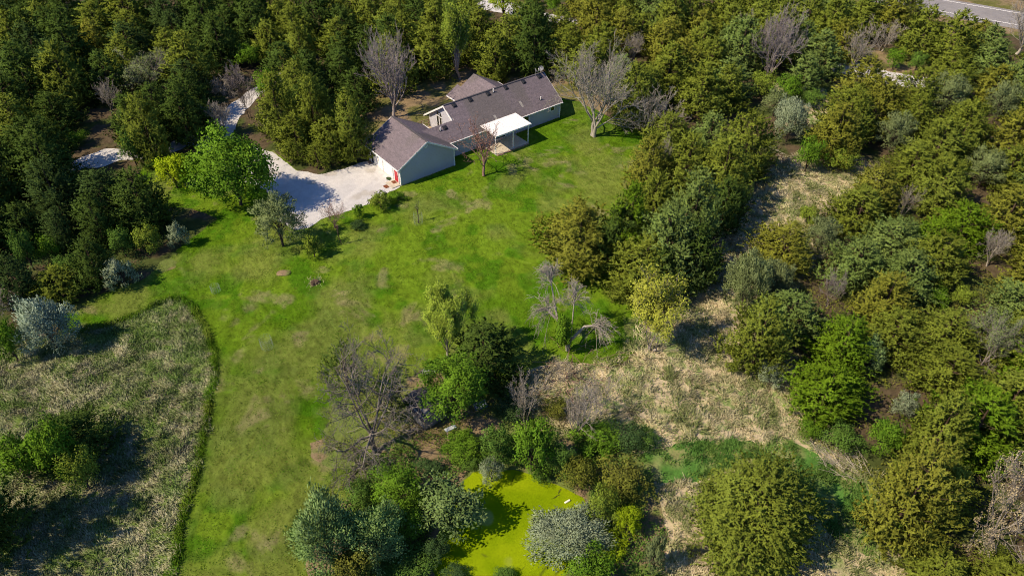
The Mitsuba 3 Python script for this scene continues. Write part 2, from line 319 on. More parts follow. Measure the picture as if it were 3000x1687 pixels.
# ------------------------------------------------------------------ where things stand (world metres)
# kind|prototype|x|y|crown radius|height|turn|leaf or bark|label|group
PLANTS = """
broadleaf_tree|round|-31.75|73.05|5.02|9.69|0.81|leaf_green|large round bright green leafy tree shading the gravel drive|
yellow_bush|bush|-40.37|76.57|2.43|4.22|3.14|leaf_lime|yellow-green bush tucked against the large round green tree|
willow_bush|wispy|-24.87|65.09|2.97|6.52|3.78|leaf_willow|feathery grey-green small tree at the bottom edge of the gravel drive|
young_bush|upright|-21.12|63.27|1.06|2.91|0.18|leaf_fresh|small upright pale green bush on the lawn below the gravel drive|
lawn_shrub|upright|-15.38|72.69|1.60|2.05|0.93|leaf_fresh|spiky-topped green shrub, the larger one at the gravel edge by the garage|
lawn_shrub|upright|-13.58|74.22|1.20|1.11|5.83|leaf_green|low open green shrub nearest the garage corner on the lawn|
lawn_shrub|upright|-17.48|70.58|0.81|1.85|0.44|leaf_green|small thin green shrub between the spiky shrub and the pinkish bare bush|
lawn_shrub|bush|-17.32|68.64|1.01|0.91|0.81|leaf_dark|low dark green ground shrub right of the purple redbud sapling|
bare_bush|vase|-19.99|68.59|1.53|3.48|5.96|bark_pink|pinkish-brown leafless bush on the lower edge of the gravel drive|
redbud_sapling|sapling|-18.63|65.48|0.41|3.26|3.91|leaf_purple|thin redbud sapling with a purple blossom tuft on the lawn|
caged_sapling|sapling|-10.67|69.65|0.50|2.68|2.32|leaf_willow|bare thin sapling inside a wire cage in mid lawn|
budding_tree|redbud|-3.62|79.72|2.91|7.67|3.21|leaf_red|red-budded small tree in front of the white patio roof|
bare_tree|maple|10.78|90.11|5.73|13.95|4.16|bark_grey|big bare maple with a forked trunk at the right end of the house|
bare_tree|oval|-16.66|94.76|3.75|12.42|1.73|bark_violet|bare upright tree standing just behind the garage roof|
budding_tree|slender|-8.20|107.41|2.02|11.41|0.87|leaf_fresh|slender light green tree rising behind the rear wing of the house|
bare_tree|vase|18.24|89.04|3.98|7.30|4.95|bark_grey|low bare multi-stemmed tree right of the big maple|
bare_tree|oval|18.56|112.38|1.61|5.87|4.21|bark_grey|narrow bare tree in the cedars just right of the big maple crown|
bare_tree|fan|38.84|108.32|4.69|11.24|3.22|bark_violet|tall fan-shaped bare tree with several pale stems, in the upper right wood|
bare_tree|vase|52.68|111.92|2.67|6.86|5.13|bark_grey|thin bare tree above the small patch of gravel in the upper right wood|
bare_tree|vase|60.12|119.33|3.08|5.29|3.45|bark_grey|bare grey tree leaning right, below the asphalt road|
bare_tree|oval|81.93|118.40|4.17|9.33|6.16|bark_grey|bare tree beside the asphalt road in the upper right corner|
bare_tree|vase|-36.46|94.31|1.47|5.76|1.28|bark_brown|small dark bare tree on the grass by the bend of the gravel drive|
bare_tree|oval|-38.61|89.92|2.06|4.94|3.48|bark_grey|thin half-dead tree rising from the gravel drive behind the round green tree|
brush_bush|brush|-40.34|102.82|1.81|4.49|3.04|bark_violet|purple-grey leafless brush above the bend of the gravel drive|
brush_bush|brush|-42.20|101.19|2.07|2.86|2.22|bark_grey|grey leafless brush left of the drive bend, below the purple-grey brush|
budding_tree|haze|-53.08|103.05|4.78|5.83|3.72|leaf_willow|hazy grey-green budding tree amid the dark cedars of the upper left wood|
bare_tree|maplebud|35.03|29.92|3.74|10.31|1.48|bark_bud|large bare tree with pale buds in the lower right corner|
budding_tree|haze|42.60|47.60|2.33|7.29|5.04|leaf_willow|grey half-bare tree in the cedars near the right edge|
bare_tree|oval|17.19|76.73|1.44|7.37|5.45|bark_grey|dead pale-limbed tree among the cedars right of the lawn|
budding_tree|vaseleaf|12.98|49.48|2.38|8.37|0.81|leaf_yellow|yellow-leaved young tree at the tip of the cedar clump on the lawn|
budding_tree|haze2|-5.85|48.55|2.01|8.19|2.93|leaf_pale|pale lime feathery tree behind the dark cedar in mid lawn|
red_cedar_tree|near1|-2.40|46.13|3.79|5.64|1.74|cedar_dark|dark rounded cedar between the pale lime tree and the bright green tree|
broadleaf_tree|round2|-4.61|41.11|2.91|7.53|0.52|leaf_green|bright green leafy tree overhanging the old shed|
leaning_tree|split|5.19|49.53|3.81|7.72|5.63|bark_grey|split old tree with grey drooping limbs and a vine-covered stem|
bare_tree|gnarl|-10.94|37.73|4.42|11.29|2.70|bark_dark|gnarled dark bare tree left of the old shed|
red_cedar_tree|sparse|-14.04|43.77|2.30|6.47|0.93|cedar_dark|sparse dark cedar behind the gnarled bare tree|
red_cedar_tree|sparse|-9.84|40.98|1.82|5.58|4.23|cedar_dark|dark drooping cedar between the gnarled bare tree and the shed roof|
bare_tree|vase|1.24|40.97|1.72|5.68|1.27|bark_grey|bare grey tree at the head of the pond, right of the bright green tree|
bare_tree|oval|5.46|39.35|1.69|6.31|5.66|bark_grey|thin pale bare tree amid the bright bushes right of the pond head|
bare_tree|vase|7.46|41.77|1.60|4.69|1.36|bark_grey|bare twiggy tree at the edge of the brown brush patch|
bare_tree|vase|4.32|45.50|1.06|3.02|0.21|bark_grey|small bare sapling in the shade right of the dark cedar|
pond_bush|bush|-3.94|37.87|1.96|1.57|1.26,0.98|leaf_green|bright green bush beside the white-topped post|bushes round the pond
pond_bush|bush2|-1.03|36.80|1.77|4.40|2.17|leaf_green2|green bush at the very head of the pond|bushes round the pond
pond_bush|bush|1.67|36.00|1.94|5.90|2.94|leaf_green|broad bright green bush hanging over the far bank of the pond|bushes round the pond
pond_bush|bush2|2.45|35.24|1.06|1.04|5.69|leaf_green2|small low green bush dipping into the pond at its far bank|bushes round the pond
pond_bush|wispybush|-1.46|34.99|1.11|2.78|4.38|leaf_silver|small silvery bush at the far edge of the pond|bushes round the pond
pond_bush|bush|6.67|38.62|2.42|1.93|2.13|leaf_green|bright green bush under the thin pale bare tree|bushes round the pond
pond_bush|bush2|9.56|38.57|2.42|1.93|0.11,0.80|leaf_dark|dark blue-green bush reaching toward the dry grass|bushes round the pond
pond_bush|bush2|5.33|34.59|1.66|3.18|1.00|leaf_olive|olive-green scrub on the right bank of the pond|bushes round the pond
pond_bush|bush2|8.47|33.80|2.57|3.37|6.26|leaf_olive|large olive-brown scrub right of the pond|bushes round the pond
pond_bush|bush|8.41|30.54|1.18|3.00|2.89|leaf_lime|yellow-green bush behind the large silver willow bush|bushes round the pond
pond_bush|bush|7.11|28.99|1.68|1.34|4.34,0.95|leaf_lime|low yellow-green bush at the right foot of the silver willow bush|bushes round the pond
pond_bush|upright|10.06|27.66|0.93|4.57|0.34|leaf_willow|small spiky grey-green shrub right of the pond bushes|bushes round the pond
pond_bush|wispybush2|4.12|29.39|3.57|2.85|0.21,0.72|leaf_silver|large silver-green willow bush at the near right of the pond|bushes round the pond
pond_bush|bush2|5.53|26.68|2.23|3.07|5.31|leaf_green|green bush at the bottom edge right of the pond|bushes round the pond
pond_bush|bush|-0.31|26.86|1.01|0.80|3.69,0.83|leaf_green2|tip of a green bush at the bottom edge in front of the pond|bushes round the pond
pond_bush|round3|-8.34|32.58|2.41|3.78|1.94|leaf_green|bright green small tree at the top of the left pond thicket|bushes round the pond
pond_bush|broad|-4.42|30.99|2.61|4.54|1.99|leaf_broad|dark broad-leaved tree leaning over the pond from the left|bushes round the pond
pond_bush|bush2|-11.10|32.80|1.35|2.59|0.56|leaf_green2|narrow green bush at the upper left of the pond thicket|bushes round the pond
pond_bush|wispybush2|-12.44|27.77|2.57|7.27|1.08|leaf_silver2|silvery grey-green bush at the left end of the pond thicket|bushes round the pond
pond_bush|wispybush2|-9.40|28.32|2.37|5.31|0.15|leaf_silver2|grey-green bush in the middle of the pond thicket|bushes round the pond
pond_bush|bush2|-6.83|27.20|2.14|1.71|5.27,0.98|leaf_green2|green bush at the bottom edge of the pond thicket|bushes round the pond
pond_bush|bush|-10.51|26.07|1.82|4.29|2.93|leaf_olive|olive bush at the bottom edge, left of the pond|bushes round the pond
pond_bush|bush2|-3.76|27.05|1.13|0.91|0.80,0.98|leaf_dark|dark shaded bush at the near left corner of the pond|bushes round the pond
pond_bush|bush2|-6.38|35.87|1.63|1.31|4.64,0.65|leaf_dark|low dark green bush on the bank below the old shed|bushes round the pond
pond_bush|bush2|-10.08|36.27|0.93|0.74|1.23,0.92|leaf_dark|small dark green bush under the gnarled bare tree|bushes round the pond
pond_bush|bush2|-3.26|36.32|1.29|1.03|0.39,0.71|leaf_green2|small green bush left of the small silvery pond bush|bushes round the pond
pond_bush|bush2|3.94|35.80|1.26|3.72|3.76|leaf_green2|green bush wedged between the broad bright bush and the olive scrub|bushes round the pond
pond_bush|bush2|6.71|31.33|1.71|4.02|5.63|leaf_fresh|fresh green scrub between the olive scrub and the silver willow bush|bushes round the pond
pond_bush|bush2|10.87|38.80|1.69|1.36|0.17,0.96|leaf_green2|green bush at the outer end of the pond thicket|bushes round the pond
pond_bush|bush2|-5.13|28.43|1.27|2.41|5.06|leaf_dark|dark bush at the left waterline of the pond|bushes round the pond
pond_bush|bush2|-7.06|29.97|1.42|3.49|1.19|leaf_green|bright green bush inside the left pond thicket|bushes round the pond
pond_bush|bush2|0.09|41.54|1.82|1.86|0.58|leaf_dark|dark shaded bush behind the bare tree at the pond head|bushes round the pond
pond_bush|bush2|3.96|41.56|1.37|1.88|0.11|leaf_olive|olive scrub beside the brown brush patch|bushes round the pond
red_cedar_tree|near4|-34.92|37.21|3.33|4.27|1.84|cedar_dark|dark cedar behind the bright green vines in the lower left meadow|
meadow_bush|bush2|-37.34|34.90|2.46|4.92|4.57|leaf_green|bright green bush at the left edge of the meadow|
meadow_bush|bush2|-34.44|35.21|2.13|6.27|3.10|leaf_green|bright green leafy bush at the front of the dark meadow cedar|
meadow_bush|bush2|-32.41|34.02|1.73|4.57|5.36|leaf_fresh|low yellow-green bush under the dark meadow cedar|
red_cedar_tree|near4|-38.32|28.54|4.03|11.41|1.36|cedar_dark|dark cedar just outside the lower left corner, casting its shadow on the meadow|
silver_bush|wispybush2|-42.03|49.23|2.68|5.50|1.98|leaf_silver3|large blue-grey bush at the upper left of the meadow|
meadow_bush|bush2|-44.82|47.57|1.82|4.95|1.62|leaf_green|bright green bush at the left edge beside the blue-grey bush|
brush_bush|brush|-49.21|54.50|1.65|2.82|6.14|bark_grey|grey twiggy brush at the left edge, by the blue tarp|
silver_bush|upright|-39.27|58.12|1.78|3.46|5.91|leaf_silver|spiky silver-green bush at the lower edge of the left wood|
silver_bush|upright|-36.05|64.96|1.26|2.98|2.14|leaf_silver|small pale silver bush on the lawn edge of the left wood|
red_cedar_tree|c7|16.91|29.72|4.30|8.21|2.74|cedar_olive|biggest rounded cedar, standing alone in the rough grass at lower right|
red_cedar_tree|c6|6.89|61.37|4.73|8.06|1.97|cedar_gold|olive-brown cedar with a dead grey top, lawnmost in the clump|cedars of the clump on the right side of the lawn
red_cedar_tree|near1|11.88|62.09|2.71|10.23|4.69|cedar_fresh|narrow vivid green cedar beside the olive-brown one|cedars of the clump on the right side of the lawn
red_cedar_tree|near2|13.07|57.62|3.76|6.58|0.25|cedar_olive|low spreading cedar at the near tip of the clump|cedars of the clump on the right side of the lawn
red_cedar_tree|near4|15.29|59.28|3.96|9.78|0.42|cedar_grey|grey-green tall cedar in the near half of the clump|cedars of the clump on the right side of the lawn
red_cedar_tree|near3|18.79|64.10|3.35|10.52|2.54|cedar_grey|grey-green cedar with stiff upright sprays in mid clump|cedars of the clump on the right side of the lawn
red_cedar_tree|near4|18.10|58.99|2.85|7.73|1.54|cedar_dark|shaded cedar on the path side of the clump|cedars of the clump on the right side of the lawn
red_cedar_tree|near0|15.52|74.87|2.75|8.17|5.31|cedar_gold|brownish cedar behind the dead pale-limbed tree|cedars of the clump on the right side of the lawn
red_cedar_tree|near4|20.17|75.21|3.75|8.53|4.66|cedar_olive|full cedar above the grey-green ones of the clump|cedars of the clump on the right side of the lawn
red_cedar_tree|near0|23.81|73.19|3.89|9.26|3.43|cedar_olive|broad cedar on the path side, upper half of the clump|cedars of the clump on the right side of the lawn
red_cedar_tree|near3|24.54|83.67|3.34|6.76|4.15|cedar_grey|grey cedar at the upper edge of the clump|cedars of the clump on the right side of the lawn
red_cedar_tree|near2|27.97|79.70|3.55|8.93|4.35|cedar_olive|large cedar at the top end of the clump, by the path|cedars of the clump on the right side of the lawn
red_cedar_tree|near4|19.59|84.47|3.37|6.27|4.91|cedar_olive|olive cedar right behind the low bare multi-stemmed tree|cedars of the clump on the right side of the lawn
red_cedar_tree|near1|11.06|57.28|1.72|2.49|5.82|cedar_olive|small low cedar at the foot of the clump above the yellow-leaved tree|cedars of the clump on the right side of the lawn
red_cedar_tree|near1|10.64|61.57|2.82|7.97|0.94|cedar_dark|shaded cedar wedged behind the olive-brown and the vivid green one|cedars of the clump on the right side of the lawn
red_cedar_tree|near3|15.19|67.62|3.09|8.25|3.93|cedar_olive|olive cedar behind the grey-green pair in the middle of the clump|cedars of the clump on the right side of the lawn
red_cedar_tree|near4|14.32|56.84|2.61|6.35|0.90|cedar_dark|dark low cedar at the near tip behind the yellow-leaved tree|cedars of the clump on the right side of the lawn
red_cedar_tree|near4|23.36|68.97|2.73|6.60|2.78|cedar_dark|dark cedar on the shaded path side of the clump|cedars of the clump on the right side of the lawn
red_cedar_tree|near3|-30.34|88.02|3.06|9.49|4.94|cedar_olive|olive cedar nearest the bend of the gravel drive|cedars between the gravel drive and the garage
red_cedar_tree|near3|-25.25|86.30|2.91|9.91|5.62|cedar_olive|tall olive cedar in the middle of the row left of the garage|cedars between the gravel drive and the garage
red_cedar_tree|near1|-27.30|83.82|2.78|6.10|4.77|cedar_olive|low cedar at the drive side of the row left of the garage|cedars between the gravel drive and the garage
red_cedar_tree|near1|-22.88|83.06|2.76|6.06|0.22|cedar_olive|bright-sprayed cedar facing the parking area|cedars between the gravel drive and the garage
red_cedar_tree|near1|-20.09|82.97|2.73|9.52|2.26|cedar_olive|dark cedar touching the back corner of the garage|cedars between the gravel drive and the garage
red_cedar_tree|sparse|-24.27|81.12|1.58|3.71|1.02|cedar_olive|small cedar with a pale trunk on the grass above the parking area|cedars between the gravel drive and the garage
red_cedar_tree|near4|-45.11|82.78|3.21|9.02|6.27|cedar_olive|pointed olive cedar right of the left gravel loop|cedars between the two gravel glimpses left of the round green tree
red_cedar_tree|near3|-42.50|87.53|3.39|8.09|0.90|cedar_dark|dark cedar hiding the drive above the round green tree|cedars between the two gravel glimpses left of the round green tree
red_cedar_tree|near0|-41.12|89.62|2.25|4.50|1.53|cedar_dark|small dark cedar at the left edge of the visible drive bend|cedars between the two gravel glimpses left of the round green tree
red_cedar_tree|near0|-40.35|67.84|3.14|7.72|2.24|cedar_dark|dark cedar whose shadow reaches onto the lawn, left of the yellow-green bush|cedars at the edge of the left wood
red_cedar_tree|near1|-44.17|65.08|2.35|6.57|0.38|cedar_dark|dark cedar left of the one that shades the lawn corner|cedars at the edge of the left wood
red_cedar_tree|near4|-41.74|58.31|2.20|5.80|5.47|cedar_dark|low dark cedar behind the spiky silver-green bush|cedars at the edge of the left wood
red_cedar_tree|near0|-45.02|56.53|2.61|3.40|4.00|cedar_olive|low olive cedar above the large blue-grey bush|cedars at the edge of the left wood
red_cedar_tree|near2|-48.28|55.73|2.31|5.53|1.00|cedar_shade|deep green cedar at the left edge above the blue tarp|cedars at the edge of the left wood
red_cedar_tree|near0|-51.80|64.40|2.34|5.62|3.13|cedar_dark|dark cedar at the left edge above the tall green shrub|cedars at the edge of the left wood
red_cedar_tree|near2|-47.58|63.73|1.97|5.34|0.49|cedar_shade|deep green cedar behind the light green shrub of the lower left wood|cedars at the edge of the left wood
red_cedar_tree|near3|-40.07|67.37|1.67|4.80|3.84|cedar_dark|small dark cedar behind the yellow-green shrub at the lawn corner|cedars at the edge of the left wood
red_cedar_tree|near4|27.61|30.18|3.04|10.90|1.45|cedar_gold|large rounded brownish cedar left of the bare tree with pale buds|cedars at the edge of the right wood
red_cedar_tree|near3|29.19|26.55|2.55|3.51|0.24|cedar_olive|olive cedar at the bottom edge left of the corner|cedars at the edge of the right wood
red_cedar_tree|near3|33.65|26.09|2.54|3.32|0.72|cedar_olive|olive cedar in the bottom right corner, below the bare tree|cedars at the edge of the right wood
red_cedar_tree|near3|32.43|36.38|2.85|8.76|3.49|cedar_olive|full olive cedar above the large rounded brownish one|cedars at the edge of the right wood
red_cedar_tree|near4|21.71|47.25|2.97|8.37|4.00|cedar_olive|olive cedar bulging over the dry grass edge|cedars at the edge of the right wood
red_cedar_tree|sparse|12.92|28.74|0.72|2.74|2.04|cedar_olive|small cedar shoot beside the lone biggest cedar|cedars at the edge of the right wood
red_cedar_tree|far3|-64.54|112.27|2.57|6.84|4.04|cedar_gold|golden-brown cedar standing out in the dark upper left wood|
hazy_tree|wispy|48.99|86.39|2.84|5.68|2.21|leaf_willow|feathery grey-green tree in the upper right wood, below the small gravel patch|grey-green budding trees in the right wood
hazy_tree|wispy|60.21|96.74|2.83|6.21|0.82|leaf_willow|feathery grey-green tree right of the small gravel patch|grey-green budding trees in the right wood
hazy_tree|wispy|67.02|95.35|2.69|5.92|1.98|leaf_willow|feathery grey-green tree below the bare tree of the upper right corner|grey-green budding trees in the right wood
hazy_tree|wispy|33.10|64.93|2.19|4.37|2.48|leaf_willow|feathery pale tree just inside the wood right of the bright lime bush|grey-green budding trees in the right wood
hazy_tree|wispy|31.62|46.89|1.66|4.06|5.73|leaf_silver2|silvery feathery tree among the cedars right of the dry grass|grey-green budding trees in the right wood
hazy_tree|wispy|56.62|78.00|2.45|5.40|0.73|leaf_willow|feathery grey-green tree near the right edge, a quarter of the way down|grey-green budding trees in the right wood
bare_tree|vase|44.76|71.40|1.22|4.39|0.54|bark_grey|thin bare snag in the middle of the right wood, upper half|
bare_tree|oval|50.41|62.65|1.45|5.11|3.53|bark_grey|bare snag in the right wood near the right edge, above the grey half-bare tree|
bare_tree|vase|31.22|55.86|1.19|4.79|6.05|bark_violet|bare snag in the right wood above the silvery feathery tree|
bare_tree|vase|-56.08|95.68|1.67|5.06|5.70|bark_grey|thin bare snag in the dark upper left wood below the golden-brown cedar|
wood_shrub|bush2|-40.70|110.46|2.48|4.04|4.40|leaf_green|bright green shrub in the wood above the drive bend|leafy shrubs in the woods
wood_shrub|bush2|-34.96|99.56|2.30|4.89|0.42|leaf_green|bright green shrub at the drive bend, against the cedars|leafy shrubs in the woods
wood_shrub|bush2|-56.66|86.51|1.68|2.00|5.06|leaf_green|bright green shrub in the dark wood above the left gravel loop|leafy shrubs in the woods
wood_shrub|bush2|-46.74|80.74|1.54|5.76|4.29|leaf_green2|green shrub beside the left gravel loop|leafy shrubs in the woods
wood_shrub|bush2|-44.87|81.15|1.91|2.07|0.90|leaf_green2|green shrub between the left gravel loop and the yellow-green bush|leafy shrubs in the woods
wood_shrub|bush2|-38.77|63.96|1.85|3.49|2.92|leaf_fresh|yellow-green shrub at the lawn corner of the left wood|leafy shrubs in the woods
wood_shrub|bush2|-41.25|63.15|1.71|3.66|0.31|leaf_green2|green shrub left of the yellow-green one on the wood edge|leafy shrubs in the woods
wood_shrub|bush2|-49.84|60.68|1.39|5.22|5.04|leaf_green2|tall green shrub at the left edge of the wood|leafy shrubs in the woods
wood_shrub|bush2|-48.28|62.45|1.61|3.22|4.51|leaf_green|light green shrub in the lower left wood|leafy shrubs in the woods
wood_shrub|bush2|-47.68|69.18|1.43|2.61|5.05|leaf_green|green shrub in a gap of the lower left wood|leafy shrubs in the woods
wood_shrub|bush2|-45.62|59.61|1.39|2.79|4.78|leaf_green2|deep green shrub low in the lower left wood|leafy shrubs in the woods
wood_shrub|round3|-1.89|131.14|3.25|6.63|1.68|leaf_lime|glowing yellow-green treetop at the top edge above the house|leafy shrubs in the woods
wood_shrub|bush2|6.88|134.91|1.83|3.65|4.96|leaf_green|light green shrub at the top edge right of the glowing treetop|leafy shrubs in the woods
wood_shrub|bush2|36.22|102.15|2.57|4.00|1.56|leaf_fresh|light green shrub at the foot of the fan-shaped bare tree|leafy shrubs in the woods
wood_shrub|bush2|39.10|99.93|2.43|4.57|0.87|leaf_green|bright green shrub right of the fan-shaped bare tree|leafy shrubs in the woods
wood_shrub|wispybush|36.49|96.24|2.13|3.97|2.45|leaf_willow|grey-green shrub below the fan-shaped bare tree|leafy shrubs in the woods
wood_shrub|bush2|42.53|99.23|2.43|2.70|3.13|leaf_green2|green shrub above the dry grass patch in the right wood|leafy shrubs in the woods
wood_shrub|wispybush2|36.31|89.04|2.27|6.05|1.79|leaf_silver|silver-grey bush left of the dry grass patch in the right wood|leafy shrubs in the woods
wood_shrub|bush2|36.49|81.22|1.99|5.14|3.80|leaf_green|bright green bush at the top end of the mown path|leafy shrubs in the woods
wood_shrub|bush2|40.87|81.54|2.22|3.15|3.78|leaf_fresh|lime bush overhanging the top end of the mown path|leafy shrubs in the woods
wood_shrub|bush2|59.35|112.29|1.86|3.41|1.51|leaf_green|bright green bush behind the small gravel patch|leafy shrubs in the woods
wood_shrub|bush2|62.28|111.02|1.58|3.45|3.91|leaf_green2|green bush right of the small gravel patch|leafy shrubs in the woods
wood_shrub|bush2|33.47|70.12|1.58|2.50|2.24|leaf_fresh|bright lime bush on the right edge of the mown path|leafy shrubs in the woods
wood_shrub|wispybush2|22.66|55.50|2.26|6.81|4.61|leaf_willow|grey-green bush bulging into the mown path|leafy shrubs in the woods
wood_shrub|wispybush2|26.24|57.49|1.86|4.24|1.82|leaf_willow|pale grey-green bush behind the one bulging into the path|leafy shrubs in the woods
wood_shrub|wispybush|22.87|45.61|1.50|2.40|5.02|leaf_silver|pale silvery bush on the right edge of the dry grass|leafy shrubs in the woods
wood_shrub|bush2|41.72|55.83|1.51|2.76|2.61|leaf_green|light green bush in the cedars of the right wood|leafy shrubs in the woods
wood_shrub|bush2|44.34|56.03|1.34|2.69|3.47|leaf_fresh|lime bush beside the light green one in the right wood|leafy shrubs in the woods
wood_shrub|bush2|24.58|39.57|1.26|1.89|4.23|leaf_green|bright green bush, left one of three at the forest edge|leafy shrubs in the woods
wood_shrub|bush2|26.76|38.44|1.92|2.60|3.26|leaf_green2|bright green bush, middle one of three at the forest edge|leafy shrubs in the woods
wood_shrub|bush2|30.09|38.32|1.84|3.42|1.62|leaf_green|bright green bush, right one of three at the forest edge|leafy shrubs in the woods
wood_shrub|bush2|27.14|29.93|1.10|3.25|6.15|leaf_fresh|lime bush near the bottom edge beside the rough grass|leafy shrubs in the woods
wood_shrub|wispybush|32.91|41.61|1.07|3.31|0.60|leaf_silver|grey bush amid cedars right of the dry grass|leafy shrubs in the woods
red_cedar_tree|far1|-82.46|120.45|3.60|6.65|4.34|cedar_shade|deep green cedar in the left wood, one percent across, four percent down|cedars of the left wood
red_cedar_tree|far2|-47.17|103.78|4.04|8.27|3.55|cedar_olive|tall olive cedar in the left wood, eighteen percent across, twelve percent down|cedars of the left wood
red_cedar_tree|far0|-41.07|116.57|4.06|8.44|0.68|cedar_dark|dark green cedar nearest above the bright green shrub in the wood above the drive bend|cedars of the left wood
red_cedar_tree|far0|-76.65|120.12|3.58|6.61|3.61|cedar_olive|olive cedar in the left wood, four percent across, five percent down|cedars of the left wood
red_cedar_tree|near1|-60.30|89.70|3.31|5.84|3.66|cedar_dark|dark green cedar in the left wood, five percent across, twenty-one percent down|cedars of the left wood
red_cedar_tree|far3|-70.46|100.64|3.61|7.27|5.02|cedar_shade|deep green cedar in the left wood, two percent across, thirteen percent down|cedars of the left wood
red_cedar_tree|far1|-71.43|117.65|3.66|7.27|4.14|cedar_dark|dark green cedar in the left wood, seven percent across, five percent down|cedars of the left wood
red_cedar_tree|far2|-76.17|115.00|3.66|7.64|4.78|cedar_dark|dark green cedar in the left wood, three percent across, six percent down|cedars of the left wood
red_cedar_tree|far5|-49.12|114.60|3.62|7.03|1.73|cedar_dark|dark green cedar in the left wood, twenty percent across, seven percent down|cedars of the left wood
red_cedar_tree|far3|-61.93|97.04|3.96|9.39|2.43|cedar_olive|tall olive cedar in the left wood, six percent across, fourteen percent down|cedars of the left wood
red_cedar_tree|near2|-57.25|68.01|4.09|8.67|6.04|cedar_dark|tall dark green cedar in the left wood, one percent across, thirty-five percent down|cedars of the left wood
red_cedar_tree|near3|-61.97|83.89|3.53|8.13|0.08|cedar_olive|olive cedar in the left wood, two percent across, twenty-three percent down|cedars of the left wood
red_cedar_tree|far4|-52.72|124.61|3.45|7.11|0.29|cedar_dark|dark green cedar in the left wood, nineteen percent across, three percent down|cedars of the left wood
red_cedar_tree|far3|-60.34|115.46|3.91|6.94|5.79|cedar_olive|olive cedar in the left wood, thirteen percent across, seven percent down|cedars of the left wood
red_cedar_tree|near4|-50.47|69.39|3.66|7.88|0.72|cedar_shade|deep green cedar in the left wood, five percent across, thirty-five percent down|cedars of the left wood
red_cedar_tree|near2|-56.91|78.51|4.10|7.90|5.32|cedar_dark|dark green cedar in the left wood, four percent across, twenty-seven percent down|cedars of the left wood
red_cedar_tree|far4|-61.22|127.01|3.24|7.37|3.58|cedar_dark|dark green cedar in the left wood, fifteen percent across, two percent down|cedars of the left wood
red_cedar_tree|near4|-58.92|74.20|3.83|7.59|2.00|cedar_dark|dark green cedar in the left wood, one percent across, thirty-one percent down|cedars of the left wood
red_cedar_tree|far3|-70.74|106.12|3.83|8.46|0.58|cedar_shade|tall deep green cedar in the left wood, three percent across, ten percent down|cedars of the left wood
red_cedar_tree|far4|-52.08|109.34|3.35|6.64|0.57|cedar_olive|olive cedar in the left wood, seventeen percent across, ten percent down|cedars of the left wood
red_cedar_tree|far1|-49.13|130.09|3.79|8.47|1.49|cedar_dark|tall dark green cedar in the left wood, twenty-two percent across, one percent down|cedars of the left wood
red_cedar_tree|far2|-91.39|130.81|3.48|6.45|5.00|cedar_dark|dark green cedar in the left wood, one percent across, one percent down|cedars of the left wood
red_cedar_tree|far5|-75.09|109.50|4.12|9.16|0.05|cedar_olive|tall olive cedar in the left wood, two percent across, eight percent down|cedars of the left wood
red_cedar_tree|near0|-67.08|91.41|3.95|7.55|4.73|cedar_dark|dark green cedar in the left wood, one percent across, nineteen percent down|cedars of the left wood
red_cedar_tree|far2|-63.66|122.64|4.01|8.27|1.50|cedar_olive|tall olive cedar in the left wood, twelve percent across, three percent down|cedars of the left wood
red_cedar_tree|far4|-42.72|122.24|4.18|9.38|6.04|cedar_dark|tall dark green cedar in the left wood, twenty-five percent across, three percent down|cedars of the left wood
red_cedar_tree|far5|-54.41|117.53|3.31|6.22|4.69|cedar_shade|deep green cedar in the left wood, seventeen percent across, six percent down|cedars of the left wood
red_cedar_tree|far5|-54.96|129.49|4.13|8.16|3.82|cedar_dark|dark green cedar in the left wood, nineteen percent across, one percent down|cedars of the left wood
red_cedar_tree|far1|-58.41|110.01|3.80|7.27|4.15|cedar_shade|deep green cedar in the left wood, thirteen percent across, nine percent down|cedars of the left wood
red_cedar_tree|far5|-65.96|102.79|4.15|7.45|3.28|cedar_shade|deep green cedar in the left wood, six percent across, twelve percent down|cedars of the left wood
red_cedar_tree|near2|-44.39|94.43|3.28|6.49|3.04|cedar_dark|dark green cedar in the left wood, eighteen percent across, eighteen percent down|cedars of the left wood
red_cedar_tree|far4|-87.67|133.47|4.20|10.08|2.60|cedar_olive|tall olive cedar in the left wood, one percent across, one percent down|cedars of the left wood
red_cedar_tree|far4|-80.11|125.44|3.75|8.25|4.37|cedar_dark|tall dark green cedar in the left wood, three percent across, two percent down|cedars of the left wood
red_cedar_tree|far4|-49.93|119.90|3.92|8.97|0.89|cedar_dark|tall dark green cedar in the left wood, twenty percent across, four percent down|cedars of the left wood
red_cedar_tree|near0|-62.18|77.43|3.47|7.82|1.51|cedar_dark|dark green cedar in the left wood, one percent across, twenty-eight percent down|cedars of the left wood
red_cedar_tree|far5|-68.27|124.28|4.22|8.35|0.57|cedar_dark|tall dark green cedar in the left wood, ten percent across, two percent down|cedars of the left wood
red_cedar_tree|far5|-45.05|110.93|3.54|8.50|4.66|cedar_dark|tall dark green cedar in the left wood, twenty-one percent across, eight percent down|cedars of the left wood
red_cedar_tree|far1|-56.75|121.52|3.70|7.08|4.25|cedar_shade|deep green cedar in the left wood, sixteen percent across, four percent down|cedars of the left wood
red_cedar_tree|near4|-56.79|62.77|3.93|9.00|0.95|cedar_dark|tall dark green cedar in the left wood, one percent across, forty percent down|cedars of the left wood
red_cedar_tree|far2|-57.52|99.70|3.48|7.15|4.11|cedar_dark|dark green cedar in the left wood, ten percent across, fourteen percent down|cedars of the left wood
red_cedar_tree|far2|-70.27|111.84|3.79|8.72|5.41|cedar_dark|tall dark green cedar in the left wood, five percent across, seven percent down|cedars of the left wood
red_cedar_tree|far0|-66.68|117.95|4.08|7.42|5.48|cedar_olive|olive cedar in the left wood, ten percent across, five percent down|cedars of the left wood
